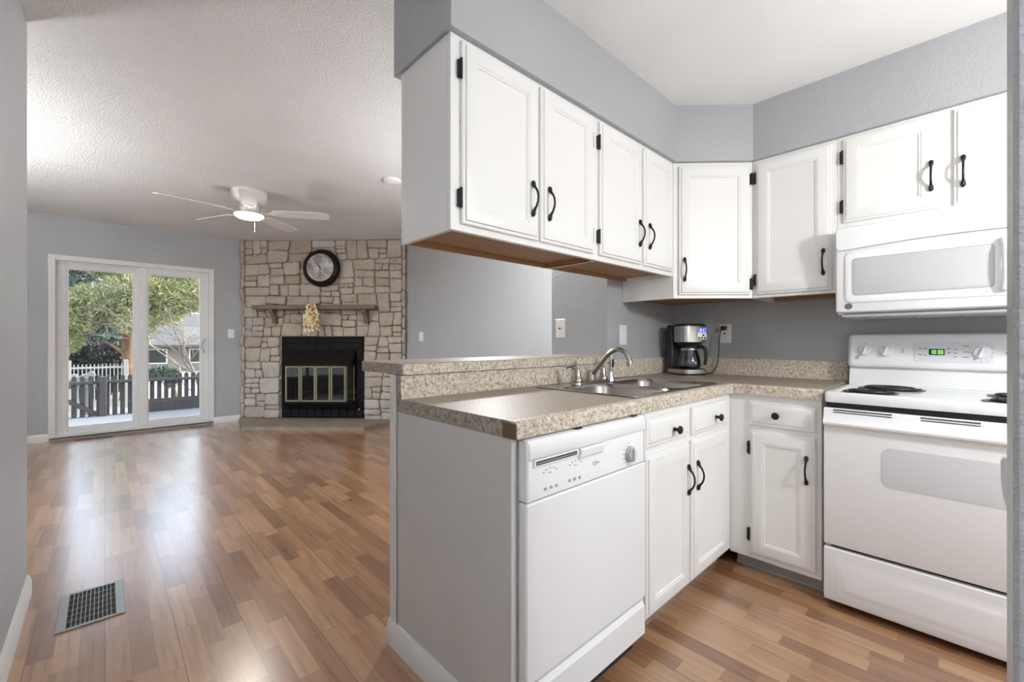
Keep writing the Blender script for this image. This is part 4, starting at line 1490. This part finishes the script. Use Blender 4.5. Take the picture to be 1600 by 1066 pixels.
ck = thing('wall_clock', 'round wall clock with wide dark rim and mottled silver face on the fireplace stone', 'clock', on_face(1.178, -0.036, 2.087), RZ_D)
m = MB().lathe([(0.250, 0.0), (0.256, -0.012), (0.252, -0.030), (0.238, -0.055), (0.215, -0.074), (0.200, -0.078), (0.188, -0.072), (0.184, -0.060)], n=56, axis='y', cap1=False)
m.build('rim', M['clock_rim'], ck)
cf = NT('clock_face')
v_ = cf.coord()
nn = cf.noise(v_, 9, 5, 0.65)
wv = cf.n('TexWave', wave_type='BANDS', bands_direction='DIAGONAL')
wv.inputs['Scale'].default_value = 3.0
wv.inputs['Distortion'].default_value = 3.0
cf.l(v_, wv.inputs['Vector'])
c1 = cf.ramp(nn, [(0.35, (0.22, 0.19, 0.18)), (0.5, (0.42, 0.39, 0.37)), (0.65, (0.58, 0.56, 0.55))])
cf.l(cf.mix(0.4, c1, cf.ramp(wv.outputs['Fac'], [(0.3, (0.5, 0.5, 0.5)), (0.7, (1.2, 1.2, 1.2))]), 'MULTIPLY'), cf.b.inputs['Base Color'])
cf.set(Roughness=0.4)
MB().lathe([(0.186, -0.058), (0.186, -0.062), (0.001, -0.062)], n=48, axis='y').build('clock_face', cf.m, ck)
for k, s_ in enumerate(('XII', 'I', 'II', 'III', 'IV', 'V', 'VI', 'VII', 'VIII', 'IX', 'X', 'XI')):
    a = R(90 - 30 * k)
    text('numeral', s_, 0.046, M['print'], ck, (0.148 * math.cos(a), -0.0632, 0.148 * math.sin(a)), rot=(PI / 2, a - PI / 2 if False else 0, 0))
for nm, ang, ln, w_ in (('hour_hand', 90 - 315, 0.085, 0.011), ('minute_hand', -90, 0.125, 0.008)):
    m = MB()
    m.T = Matrix.Rotation(-R(ang), 4, 'Y')
    m.box(-0.02, ln, -0.0675, -0.0655, -w_ / 2, w_ / 2, 0.001)
    m.build(nm, M['print_dark'], ck)
MB().lathe([(0.009, -0.0685), (0.008, -0.071), (0.001, -0.072)], n=14, axis='y').build('hand_hub', M['print_dark'], ck)

# --- bead spray hanging from the mantel
gl_ = thing('bead_spray', 'hanging spray of gold and pearl beads in front of the mantel shelf', 'ornament', on_face(1.120, -0.235, 1.545), RZ_D)
random.seed(8)
m = MB()
wires = MB()
for k in range(16):
    sx = random.uniform(-0.125, 0.125)
    top = (sx * 0.4, 0.015, 0.035)
    ln = random.uniform(0.20, 0.42) * (1 - abs(sx) * 1.6)
    pts = [top] + [(sx * (0.4 + 0.6 * min(1, t_ * 2)) + random.uniform(-.006, .006), random.uniform(-0.02, 0.03), 0.02 - ln * t_) for t_ in (0.2, 0.4, 0.6, 0.8, 1.0)]
    wires.tube(pts, 0.0022, 5)
    for q in range(int(8 + ln * 38)):
        t_ = random.random()
        i = min(4, int(t_ * 5))
        p = Vector(pts[i]).lerp(Vector(pts[i + 1]), t_ * 5 - i)
        m.ball((p.x + random.uniform(-.016, .016), p.y + random.uniform(-.016, .016), p.z), random.choice((0.009, 0.011, 0.014, 0.017)), 8, m=0 if random.random() < 0.7 else 1)
bs_ = m.build('beads', [M['pearl'], M['gold']], gl_)
bs_['kind'] = 'stuff'
wires.build('wires', M['gold'], gl_)
MB().tube([(0, 0.015, 0.036), (0, 0.045, 0.040), (0, 0.060, 0.0355)], 0.002, 5).build('hook', M['gold'], gl_)

# ------------------------------------------------------------------ ceiling fan
FX, FY = 0.975, 4.594
fan = thing('ceiling_fan', 'white five-blade ceiling fan with a lit glass bowl in the living room', 'ceiling fan', (FX, FY, CZ))
m = MB().lathe([(0.150, -0.0005), (0.152, -0.010), (0.148, -0.058), (0.142, -0.080), (0.125, -0.102), (0.095, -0.114), (0.060, -0.118)], n=40)
m.build('motor_housing', M['fanwhite'], fan)
m = MB().lathe([(0.078, -0.1185), (0.078, -0.160), (0.070, -0.180), (0.062, -0.188), (0.062, -0.196)], n=28)
for k in range(10):
    a = 2 * PI * k / 10
    m.ball((0.118 * math.cos(a), 0.118 * math.sin(a), -0.111), 0.007, 8)
m.build('hub', M['fanwhite'], fan)
b0 = None
for k in range(5):
    a = 0.723 + k * 2 * PI / 5
    if b0 is None:
        m = MB()
        m.T = Matrix.Rotation(R(-11), 4, 'X')
        N = 10
        out = [(0.205, -0.050), (0.30, -0.060), (0.62, -0.070), (0.675, -0.060), (0.695, -0.030), (0.695, 0.030), (0.675, 0.060), (0.62, 0.070), (0.30, 0.060), (0.205, 0.050)]
        m.loft([[(x, y, -0.003) for x, y in out], [(x, y, 0.003) for x, y in out]])
        b0 = m.build('blade', M['fanwhite'], fan)
        br = MB()
        br.T = Matrix.Rotation(R(-11), 4, 'X')
        br.prism([(0.075, -0.012), (0.16, -0.010), (0.20, -0.030), (0.26, -0.032), (0.27, 0.0), (0.26, 0.032), (0.20, 0.030), (0.16, 0.010), (0.075, 0.012)], -0.008, -0.0035)
        br.build('blade_iron', M['fanwhite'], b0)
        b0.location = (0, 0, -0.185)
        b0.rotation_euler = (0, 0, a)
    else:
        c = copy_tree(b0, fan)
        c.location = (0, 0, -0.185)
        c.rotation_euler = (0, 0, a)
m = MB().lathe([(0.062, -0.1965), (0.100, -0.200), (0.122, -0.208), (0.122, -0.214)], n=32)
lk = m.build('light_fitter', M['fanwhite'], fan)
m = MB().lathe([(0.120, -0.2145), (0.116, -0.226), (0.095, -0.240), (0.055, -0.250), (0.002, -0.254)], n=32)
m.build('glass_bowl', M['fanlamp'], fan)
MB().tube([(0.05, 0.02, -0.252), (0.05, 0.02, -0.35)], 0.0012, 5).ball((0.05, 0.02, -0.355), 0.006, 8).build('pull_chain', M['brass'], fan)
pl_ = bpy.data.lights.new('fan_lamp', 'AREA')
pl_.shape = 'DISK'
pl_.size = 0.22
pl_.energy = FAN_W
pl_.color = (1.0, 0.95, 0.88)
po = bpy.data.objects.new('fan_lamp', pl_)
COL.objects.link(po)
po.location = (FX, FY, CZ - 0.268)

# ------------------------------------------------------------------ pendant lights, added hall fill light and torchiere


def pendant(label, x, y, z, drop, watts, r=0.11):
    t = thing('pendant_light', label, 'pendant light', (x, y, z))
    MB().lathe([(0.06, -0.0005), (0.06, -0.015), (0.02, -0.03), (0.004, -0.035)], n=24).build('canopy', M['fanwhite'], t)
    MB().lathe([(0.004, -0.0352), (0.004, -drop + r)], n=8).build('cord', M['fanwhite'], t)
    MB().ball((0, 0, -drop), r, 24).build('globe', M['domelamp'], t)
    d = bpy.data.lights.new('pendant_bulb', 'POINT')
    d.energy = watts
    d.color = (0.98, 0.985, 1.0)
    d.shadow_soft_size = 0.07
    o = bpy.data.objects.new('pendant_bulb', d)
    COL.objects.link(o)
    o.location = (x, y, z - drop - r - 0.075)
    return t


pendant('white globe pendant light in the dining corner behind the kitchen soffit', 2.02, 2.38, CZ, 0.53, DINE_W)
pendant('white globe pendant light over the kitchen floor beside the refrigerator', 1.64, -0.80, KZ, 0.48, KIT_W, 0.14)
hl = thing('fill_wall_light', 'unseen fill light bar added on the hall wall beside the kitchen doorway', 'fill light', (0.6405, -0.95, 1.80), RZ_U)  # unseen light bar, added as fill for the hall wall opposite
hl['kind'] = 'thing'
MB().box(-0.50, 0.50, -0.05, -0.0005, -0.13, 0.13, 0.006).build('housing', M['fanwhite'], hl)
MB().box(-0.48, 0.48, -0.054, -0.0505, -0.11, 0.11, 0.001).build('diffuser', M['fill_panel'], hl)
area('hall_fill_lamp', (0.582, -0.95, 1.80), (0, R(90), 0), 0.22, 0.96, HALL_FILL_W, (0.96, 0.98, 1.0))
# unseen torchiere behind the hall wall, added to brighten the living-room ceiling
fl = thing('added_floor_lamp', 'unseen torchiere added behind the hall wall to brighten the living room ceiling', 'lamp', (-1.42, 4.20, 0))
MB().lathe([(0.15, 0.0), (0.15, 0.012), (0.05, 0.03), (0.014, 0.04)], n=28).build('base', M['fanwhite'], fl)
MB().lathe([(0.013, 0.0405), (0.013, 1.46)], n=14).build('pole', M['fanwhite'], fl)
MB().lathe([(0.014, 1.4605), (0.06, 1.48), (0.16, 1.56), (0.18, 1.59), (0.172, 1.59), (0.06, 1.495), (0.002, 1.49)], n=32).build('bowl', M['fanwhite'], fl)
d = bpy.data.lights.new('added_floor_lamp_bulb', 'AREA')
d.shape = 'DISK'
d.size = 0.3
d.energy = TORCH_FILL_W
d.color = (0.97, 0.985, 1.0)
o = bpy.data.objects.new('added_floor_lamp_bulb', d)
COL.objects.link(o)
o.location = (-1.42, 4.20, 1.60)
o.rotation_euler = (PI, 0, 0)

sd = thing('smoke_detector', 'round white smoke detector on the living room ceiling', 'smoke detector', (1.79, 3.40, CZ))
MB().lathe([(0.072, -0.0005), (0.073, -0.008), (0.068, -0.024), (0.050, -0.032), (0.002, -0.034)], n=30).build('cover', M['plate'], sd)
MB().lathe([(0.060, -0.0285), (0.058, -0.031), (0.056, -0.0295)], n=30, cap0=False, cap1=False).build('vent_ring', M['appl_grey'], sd)

# ------------------------------------------------------------------ floor registers
rg = thing('floor_register', 'large pewter floor register with an open grid in the wooden floor', 'floor register', (-0.038, 2.512, 0.0))
hw, hd2 = 0.100, 0.165
m = MB()
for a in (-1, 1):
    m.box(a * hw, a * (hw - 0.030), -hd2, hd2, 0.0005, 0.006, 0.0015)
    m.box(-hw + 0.030, hw - 0.030, a * hd2, a * (hd2 - 0.016), 0.0005, 0.006, 0.0015)
m.build('frame', M['register'], rg)
MB().box(-hw + 0.029, hw - 0.029, -hd2 + 0.015, hd2 - 0.015, 0.0003, 0.0012).build('duct_opening', M['dark'], rg)
m = MB()
for k in range(1, 11):
    x = -hw + 0.030 + (2 * hw - 0.060) * k / 11
    m.box(x - 0.0011, x + 0.0011, -hd2 + 0.016, hd2 - 0.016, 0.0013, 0.0052)
for k in range(1, 6):
    y = -hd2 + 0.016 + (2 * hd2 - 0.032) * k / 6
    m.box(-hw + 0.030, hw - 0.030, y - 0.0011, y + 0.0011, 0.0013, 0.0046)
m.build('grille', M['register'], rg)

rg = thing('floor_register', 'narrow brown floor register on the floor in front of the patio door', 'floor register', (-0.085, 6.785, 0.0))
m = MB().box(-0.155, 0.155, -0.055, -0.038, 0.0005, 0.006, 0.0015).box(-0.155, 0.155, 0.038, 0.055, 0.0005, 0.006, 0.0015).box(-0.155, -0.135, -0.038, 0.038, 0.0005, 0.006, 0.0015).box(0.135, 0.155, -0.038, 0.038, 0.0005, 0.006, 0.0015).box(-0.008, 0.008, -0.038, 0.038, 0.0005, 0.006)
m.build('frame', M['register_brown'], rg)
MB().box(-0.134, 0.134, -0.037, 0.037, 0.0003, 0.0012).build('duct_opening', M['dark'], rg)
m = MB()
for k in range(1, 22):
    x = -0.135 + 0.27 * k / 22
    m.box(x - 0.0016, x + 0.0016, -0.038, 0.038, 0.0013, 0.005)
m.build('grille', M['register_brown'], rg)

# ------------------------------------------------------------------ outside: deck, railing, garden, trees, house
dk = NT('weathered_deck')
v_ = dk.coord((1.2, 20, 20))
n_o = dk.noise(v_, 1.0, 4)
dk.l(dk.ramp(n_o, [(0.3, (0.115, 0.125, 0.14)), (0.7, (0.18, 0.19, 0.205))]), dk.b.inputs['Base Color'])
dk.set(Roughness=0.8)
m = MB()
y = 7.065
while y < 10.15:
    m.box(-4.0, 3.6, y, y + 0.138, -0.19, -0.15, 0.004)
    y += 0.145
struct('deck', m, dk.m)
gr = simple('pale_dry_ground', (0.23, 0.215, 0.185), 0.95, var=0.25, vscale=0.6, bump=0.5, bscale=8)
struct('ground', MB().box(-30, 40, -30, 70, -0.9, -0.62), gr)
M['rail'] = mat_wood('dark_backlit_rail', (0.040, 0.036, 0.036), (0.075, 0.068, 0.066), 'z', 0.75)  # dark paint, with the backlit side's shade put into the colour
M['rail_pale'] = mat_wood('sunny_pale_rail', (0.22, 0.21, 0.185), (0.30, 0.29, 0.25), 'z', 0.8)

dr_ = thing('deck_railing', 'dark picket railing along the far edge of the deck', 'railing', (0, 10.0, -0.15))
pk = None
n_p = 0
u_ = -1.15
while u_ < 2.45:
    if pk is None:
        out = [(-0.031, 0.0), (0.031, 0.0), (0.031, 0.640), (0.022, 0.662), (0.0, 0.672), (-0.022, 0.662), (-0.031, 0.640)]
        pk = MB().prism(out, -0.012, 0.010, 'y').build('picket', M['rail'], dr_, (u_, 0, 0))
    else:
        link_copy(pk, dr_, (u_, 0, 0))
    u_ += 0.098
MB().box(-1.2, 2.5, -0.052, -0.013, 0.535, 0.585, 0.004).build('top_rail', M['rail'], dr_)
MB().box(0.30, 2.5, -0.052, -0.013, 0.17, 0.225, 0.004).build('bottom_rail', M['rail'], dr_)
MB().box(0.52, 2.5, -0.075, -0.053, 0.0, 0.185, 0.004).build('kick_board', M['rail'], dr_)
for x in (-0.02, 0.47, 2.40):
    MB().box(x - 0.045, x + 0.045, -0.13, -0.0535, 0.0, 0.66, 0.006).build('post', M['rail'], dr_)
m = MB()
m.T = Matrix.Translation((-0.62, -0.03, 0.42)) @ Matrix.Rotation(R(36), 4, 'Y')
m.box(0.0, 0.72, -0.022, -0.001, -0.04, 0.03, 0.003)
m.build('brace', M['rail'], dr_)

ps = thing('shade_screen', 'unseen tall board screen added to shade that side of the deck', 'fence', (3.45, 7.10, -0.15))  # unseen screen, added to cast shade over part of the deck
for k in range(20):
    MB().box(-0.012, 0.012, k * 0.145, k * 0.145 + 0.138, 0.0, 1.75, 0.002).build('board', M['rail'], ps)
MB().box(0.0125, 0.05, 0.0, 2.9, 1.45, 1.53).box(0.0125, 0.05, 0.0, 2.9, 0.2, 0.28).build('rail', M['rail'], ps)

sr = thing('stair_railing', 'sunlit pale picket railing sloping down the deck stairs', 'railing', (0, 10.5, -0.6))
m = MB()
m.T = Matrix.Translation((-0.95, 0, 0.72)) @ Matrix.Rotation(R(-27), 4, 'Y')
m.box(0.0, 0.92, -0.03, 0.03, -0.05, 0.05, 0.004)
m.build('hand_rail', M['rail_pale'], sr)
for k in range(6):
    x = -0.92 + k * 0.135
    MB().box(x - 0.04, x + 0.04, 0.05, 0.07, 0.0, 1.13, 0.01).build('picket', M['rail_pale'], sr)
MB().box(-1.0, -0.05, 0.0305, 0.049, 0.88, 0.95, 0.003).build('cross_rail', M['rail_pale'], sr)

gf = thing('garden_fence', 'cream metal bar fence across the yard beyond the deck', 'fence', (0, 15.0, -0.62))
M['cream'] = simple('cream_metal', (0.30, 0.285, 0.25), 0.5)
bar = None
for k in range(29):
    x = -1.70 + k * 0.072
    if bar is None:
        bar = MB().box(-0.011, 0.011, -0.010, 0.010, 0.03, 1.14, 0.002).build('bar', M['cream'], gf, (x, 0, 0))
    else:
        link_copy(bar, gf, (x, 0, 0))
for z in (1.03, 0.12):
    MB().box(-1.75, 0.36, -0.022, -0.0105, z, z + 0.05, 0.003).build('rail', M['cream'], gf)
for x in (-0.64, 0.40):
    MB().box(x - 0.045, x + 0.045, -0.045, 0.045, 0.0, 1.24, 0.006).build('post', M['cream'], gf)


def needles(blobs, n, size, seed, k=7, up=0.25, thin=0.16):
    """clusters of thin needle leaves filling ellipsoids (cx, cy, cz, rx, ry, rz)"""
    rnd = random.Random(seed)
    vol = [b[3] * b[4] * b[5] for b in blobs]
    vs, fs = [], []
    for _ in range(n):
        b = rnd.choices(blobs, vol)[0]
        while True:
            p = Vector((rnd.uniform(-1, 1), rnd.uniform(-1, 1), rnd.uniform(-1, 1)))
            if p.length < 1 and (p.length > 0.45 or rnd.random() < 0.25):
                break
        c = Vector((b[0] + p.x * b[3], b[1] + p.y * b[4], b[2] + p.z * b[5]))
        base = Vector((p.x, p.y, p.z + up)).normalized()
        for _k in range(k):
            d = (base + Vector((rnd.gauss(0, .7), rnd.gauss(0, .7), rnd.gauss(0, .7)))).normalized()
            s = d.cross(Vector((rnd.gauss(0, 1), rnd.gauss(0, 1), rnd.gauss(0, 1)))).normalized()
            L = size * rnd.uniform(0.7, 1.3)
            o = len(vs)
            vs += [c, c + d * L * 0.5 + s * L * thin, c + d * L, c + d * L * 0.5 - s * L * thin]
            fs.append((o, o + 1, o + 2, o + 3))
    mb = MB()
    mb.v, mb.f, mb.mi = vs, fs, [0] * len(fs)
    return mb


bark = simple('pine_bark', (0.20, 0.115, 0.065), 0.95, var=0.4, vscale=5, bump=0.8, bscale=14)
G_PINE = mat_foliage('sunny_pine_needles', [(0.17, 0.19, 0.075), (0.33, 0.33, 0.15), (0.22, 0.24, 0.10), (0.44, 0.41, 0.22), (0.10, 0.13, 0.055)])
G_DARK = mat_foliage('dark_conifer_needles', [(0.045, 0.075, 0.055), (0.07, 0.105, 0.075), (0.05, 0.085, 0.07), (0.09, 0.12, 0.08)])
G_HEDGE = mat_foliage('dark_hedge_leaves', [(0.020, 0.028, 0.032), (0.032, 0.040, 0.045), (0.028, 0.032, 0.030)])
twig = simple('grey_twigs', (0.15, 0.125, 0.105), 0.9, var=0.3, vscale=3)

pt = thing('pine_tree', 'tall sunlit pine with drooping yellow-green branches behind the railing', 'tree', (0.50, 17.0, -0.62))
m = MB().tube([(0, 0, 0), (0.02, 0.02, 1.2), (-0.02, 0.05, 2.6), (0.05, 0.0, 4.5), (0.0, 0.05, 6.4)], [0.20, 0.155, 0.14, 0.11, 0.03], 12)
m.tube([(0, 0, 1.25), (-0.30, -0.10, 1.55), (-0.55, -0.2, 1.75)], [0.06, 0.04, 0.015], 8)
m.tube([(0, 0, 2.2), (0.7, -0.15, 2.6), (1.4, -0.3, 2.7)], [0.06, 0.04, 0.015], 8)
m.tube([(0, 0, 2.4), (-0.7, -0.15, 2.5), (-1.4, -0.3, 2.4)], [0.06, 0.04, 0.015], 8)
m.build('trunk', bark, pt)
bl = [(-0.55, -0.5, 2.75, 0.75, 0.8, 0.50), (-1.15, -0.6, 2.35, 0.55, 0.7, 0.42), (-1.35, -0.5, 1.75, 0.38, 0.6, 0.32), (0.1, -0.6, 3.1, 0.7, 0.8, 0.5), (0.05, -0.9, 2.35, 0.42, 0.5, 0.35), (0.75, -0.5, 3.0, 0.75, 0.8, 0.55), (1.35, -0.4, 3.1, 0.55, 0.7, 0.5), (0.75, -0.6, 2.45, 0.40, 0.5, 0.28), (0.35, -0.7, 1.95, 0.22, 0.35, 0.22), (1.15, -0.2, 3.7, 0.7, 0.7, 0.4), (0, -0.2, 3.9, 0.9, 0.8, 0.45), (0, 0, 5.0, 0.55, 0.55, 0.5), (0, 0, 6.0, 0.3, 0.3, 0.5)]
needles(bl, 11000, 0.15, 5, 8, 0.25, 0.07).build('foliage', G_PINE, pt, smooth=False)

hb = thing('hedge', 'low dark rounded hedge behind the cream bar fence', 'hedge', (-0.75, 17.8, -0.62))
needles([(-0.6, 0, 0.75, 1.1, 0.5, 0.72), (0.55, 0, 0.85, 0.75, 0.5, 0.80)], 2600, 0.14, 9, 6).build('foliage', G_HEDGE, hb, smooth=False)
m = MB()
for x in (-0.9, -0.2, 0.5):
    m.tube([(x, 0, 0), (x + 0.05, 0, 0.5)], 0.03, 6)
m.build('stem', bark, hb)

bt_ = thing('bare_tree', 'leafless tree with pale spreading twigs behind the pickets', 'tree', (1.95, 14.0, -0.62))
random.seed(13)
tr = MB()
bm_ = MB()


def grow(mb, p, d, L, r, lvl):
    pts = [p]
    q = p.copy()
    dd = d.copy()
    for _ in range(4):
        dd = (dd + Vector((random.gauss(0, .16), random.gauss(0, .16), random.gauss(0, .12)))).normalized()
        q = q + dd * (L / 4)
        pts.append(q.copy())
    mb.tube(pts, [r * (1 - 0.13 * i) for i in range(5)], 6 if lvl < 2 else 4)
    if lvl >= 4:
        return
    for k in range(3 if lvl < 2 else 3):
        i = random.choice((2, 3, 4))
        nd = (dd + Vector((random.gauss(0, .65), random.gauss(0, .5), random.gauss(0.05, .4)))).normalized()
        grow(bm_, pts[i], nd, L * random.uniform(0.55, 0.8), r * 0.52, lvl + 1)


grow(tr, Vector((0, 0, 0)), Vector((-0.05, 0, 1)), 1.15, 0.075, 0)
grow(bm_, Vector((-0.03, 0, 0.7)), Vector((-0.85, -0.1, 0.55)), 1.3, 0.035, 1)
grow(bm_, Vector((-0.03, 0, 0.9)), Vector((0.7, 0.1, 0.75)), 1.3, 0.035, 1)
grow(bm_, Vector((0.0, 0, 1.1)), Vector((0.2, 0.1, 1)), 1.4, 0.035, 1)
tr.build('trunk', twig, bt_)
bm_.build('branches', twig, bt_)

sh = thing('juniper_shrub', 'small dark leaning shrub on the dry ground behind the pickets', 'shrub', (1.32, 15.6, -0.62))
m = MB().tube([(0.22, 0, 0), (0.12, 0, 0.35), (-0.02, 0, 0.62)], [0.06, 0.045, 0.02], 7)
m.build('stem', bark, sh)
needles([(-0.15, 0, 0.80, 0.34, 0.3, 0.16), (0.08, 0, 0.62, 0.16, 0.2, 0.2)], 420, 0.10, 12, 6).build('foliage', G_DARK, sh, smooth=False)

# neighbour's house, far behind
hs_ = thing('house', 'neighbouring tan house with a wide grey shingle roof beyond the bare tree', 'house', (4.2, 31.0, -0.62))
M['siding'] = simple('tan_siding', (0.22, 0.19, 0.155), 0.8, var=0.12, vscale=2)
MB().box(-3.6, 6.0, 0, 6.0, 0.0, 1.55).build('wall', M['siding'], hs_)
m = MB().prism([(-0.7, 1.50), (3.0, 3.45), (6.7, 1.50), (6.7, 1.36), (3.0, 3.30), (-0.7, 1.36)], -4.1, 6.5, 'x')
m.build('roof', simple('grey_shingle', (0.075, 0.073, 0.073), 0.9, var=0.25, vscale=6), hs_)
for x in (-2.6, -0.6, 1.8):
    f = MB().box(x - 0.06, x + 0.96, -0.05, 0.0, 0.45, 1.28).build('window', M['vinyl'], hs_)
    MB().box(x, x + 0.90, -0.06, -0.051, 0.51, 1.22).build('pane', M['black'], f)
wh = thing('house', 'white house with a dark window glimpsed between the pine branches', 'house', (-1.6, 44.0, -0.62))
MB().box(-2.2, 3.2, 0, 5, 0, 3.2).build('wall', simple('white_siding', (0.26, 0.26, 0.27), 0.8), wh)
MB().prism([(-0.5, 3.2), (2.5, 4.8), (5.5, 3.2)], -2.6, 3.6, 'x').build('roof', simple('brown_roof', (0.22, 0.19, 0.17), 0.9), wh)
f = MB().box(0.2, 1.5, -0.05, -0.001, 1.2, 2.5).build('window', M['vinyl'], wh)
MB().box(0.3, 1.4, -0.06, -0.051, 1.3, 2.4).build('pane', M['black'], f)

kinds = ((-0.75, 25.5, 1.5, 5.6, 'dark blue-green conifer closest to the house side of the yard'), (3.0, 40.5, 2.2, 8.5, 'dark conifer standing behind the near end of the grey shingle roof'), (9.5, 41.5, 2.2, 8.2, 'tall dark conifer rising behind the grey shingle roof'), (14.5, 47.0, 3.0, 8.0, 'distant dark conifer farthest from the house'), (-6.0, 36.0, 2.6, 7.2, 'far dark conifer at the edge of the patio-door view'))
for i, (x, y, r, h, lb) in enumerate(kinds):
    t = thing('conifer', lb, 'tree', (x, y, -0.62), group='dark conifers behind the yard')
    MB().tube([(0, 0, 0), (0, 0, h * 0.9)], [0.22, 0.03], 8).build('trunk', bark, t)
    bl = []
    for k in range(7):
        q = k / 6.5
        bl.append((0, 0, h * (0.20 + 0.75 * q), r * (1 - 0.82 * q), r * (1 - 0.82 * q), h * 0.11))
    needles(bl, 2600, 0.34, 30 + i, 7, 0.1, 0.12).build('foliage', G_DARK, t, smooth=False)
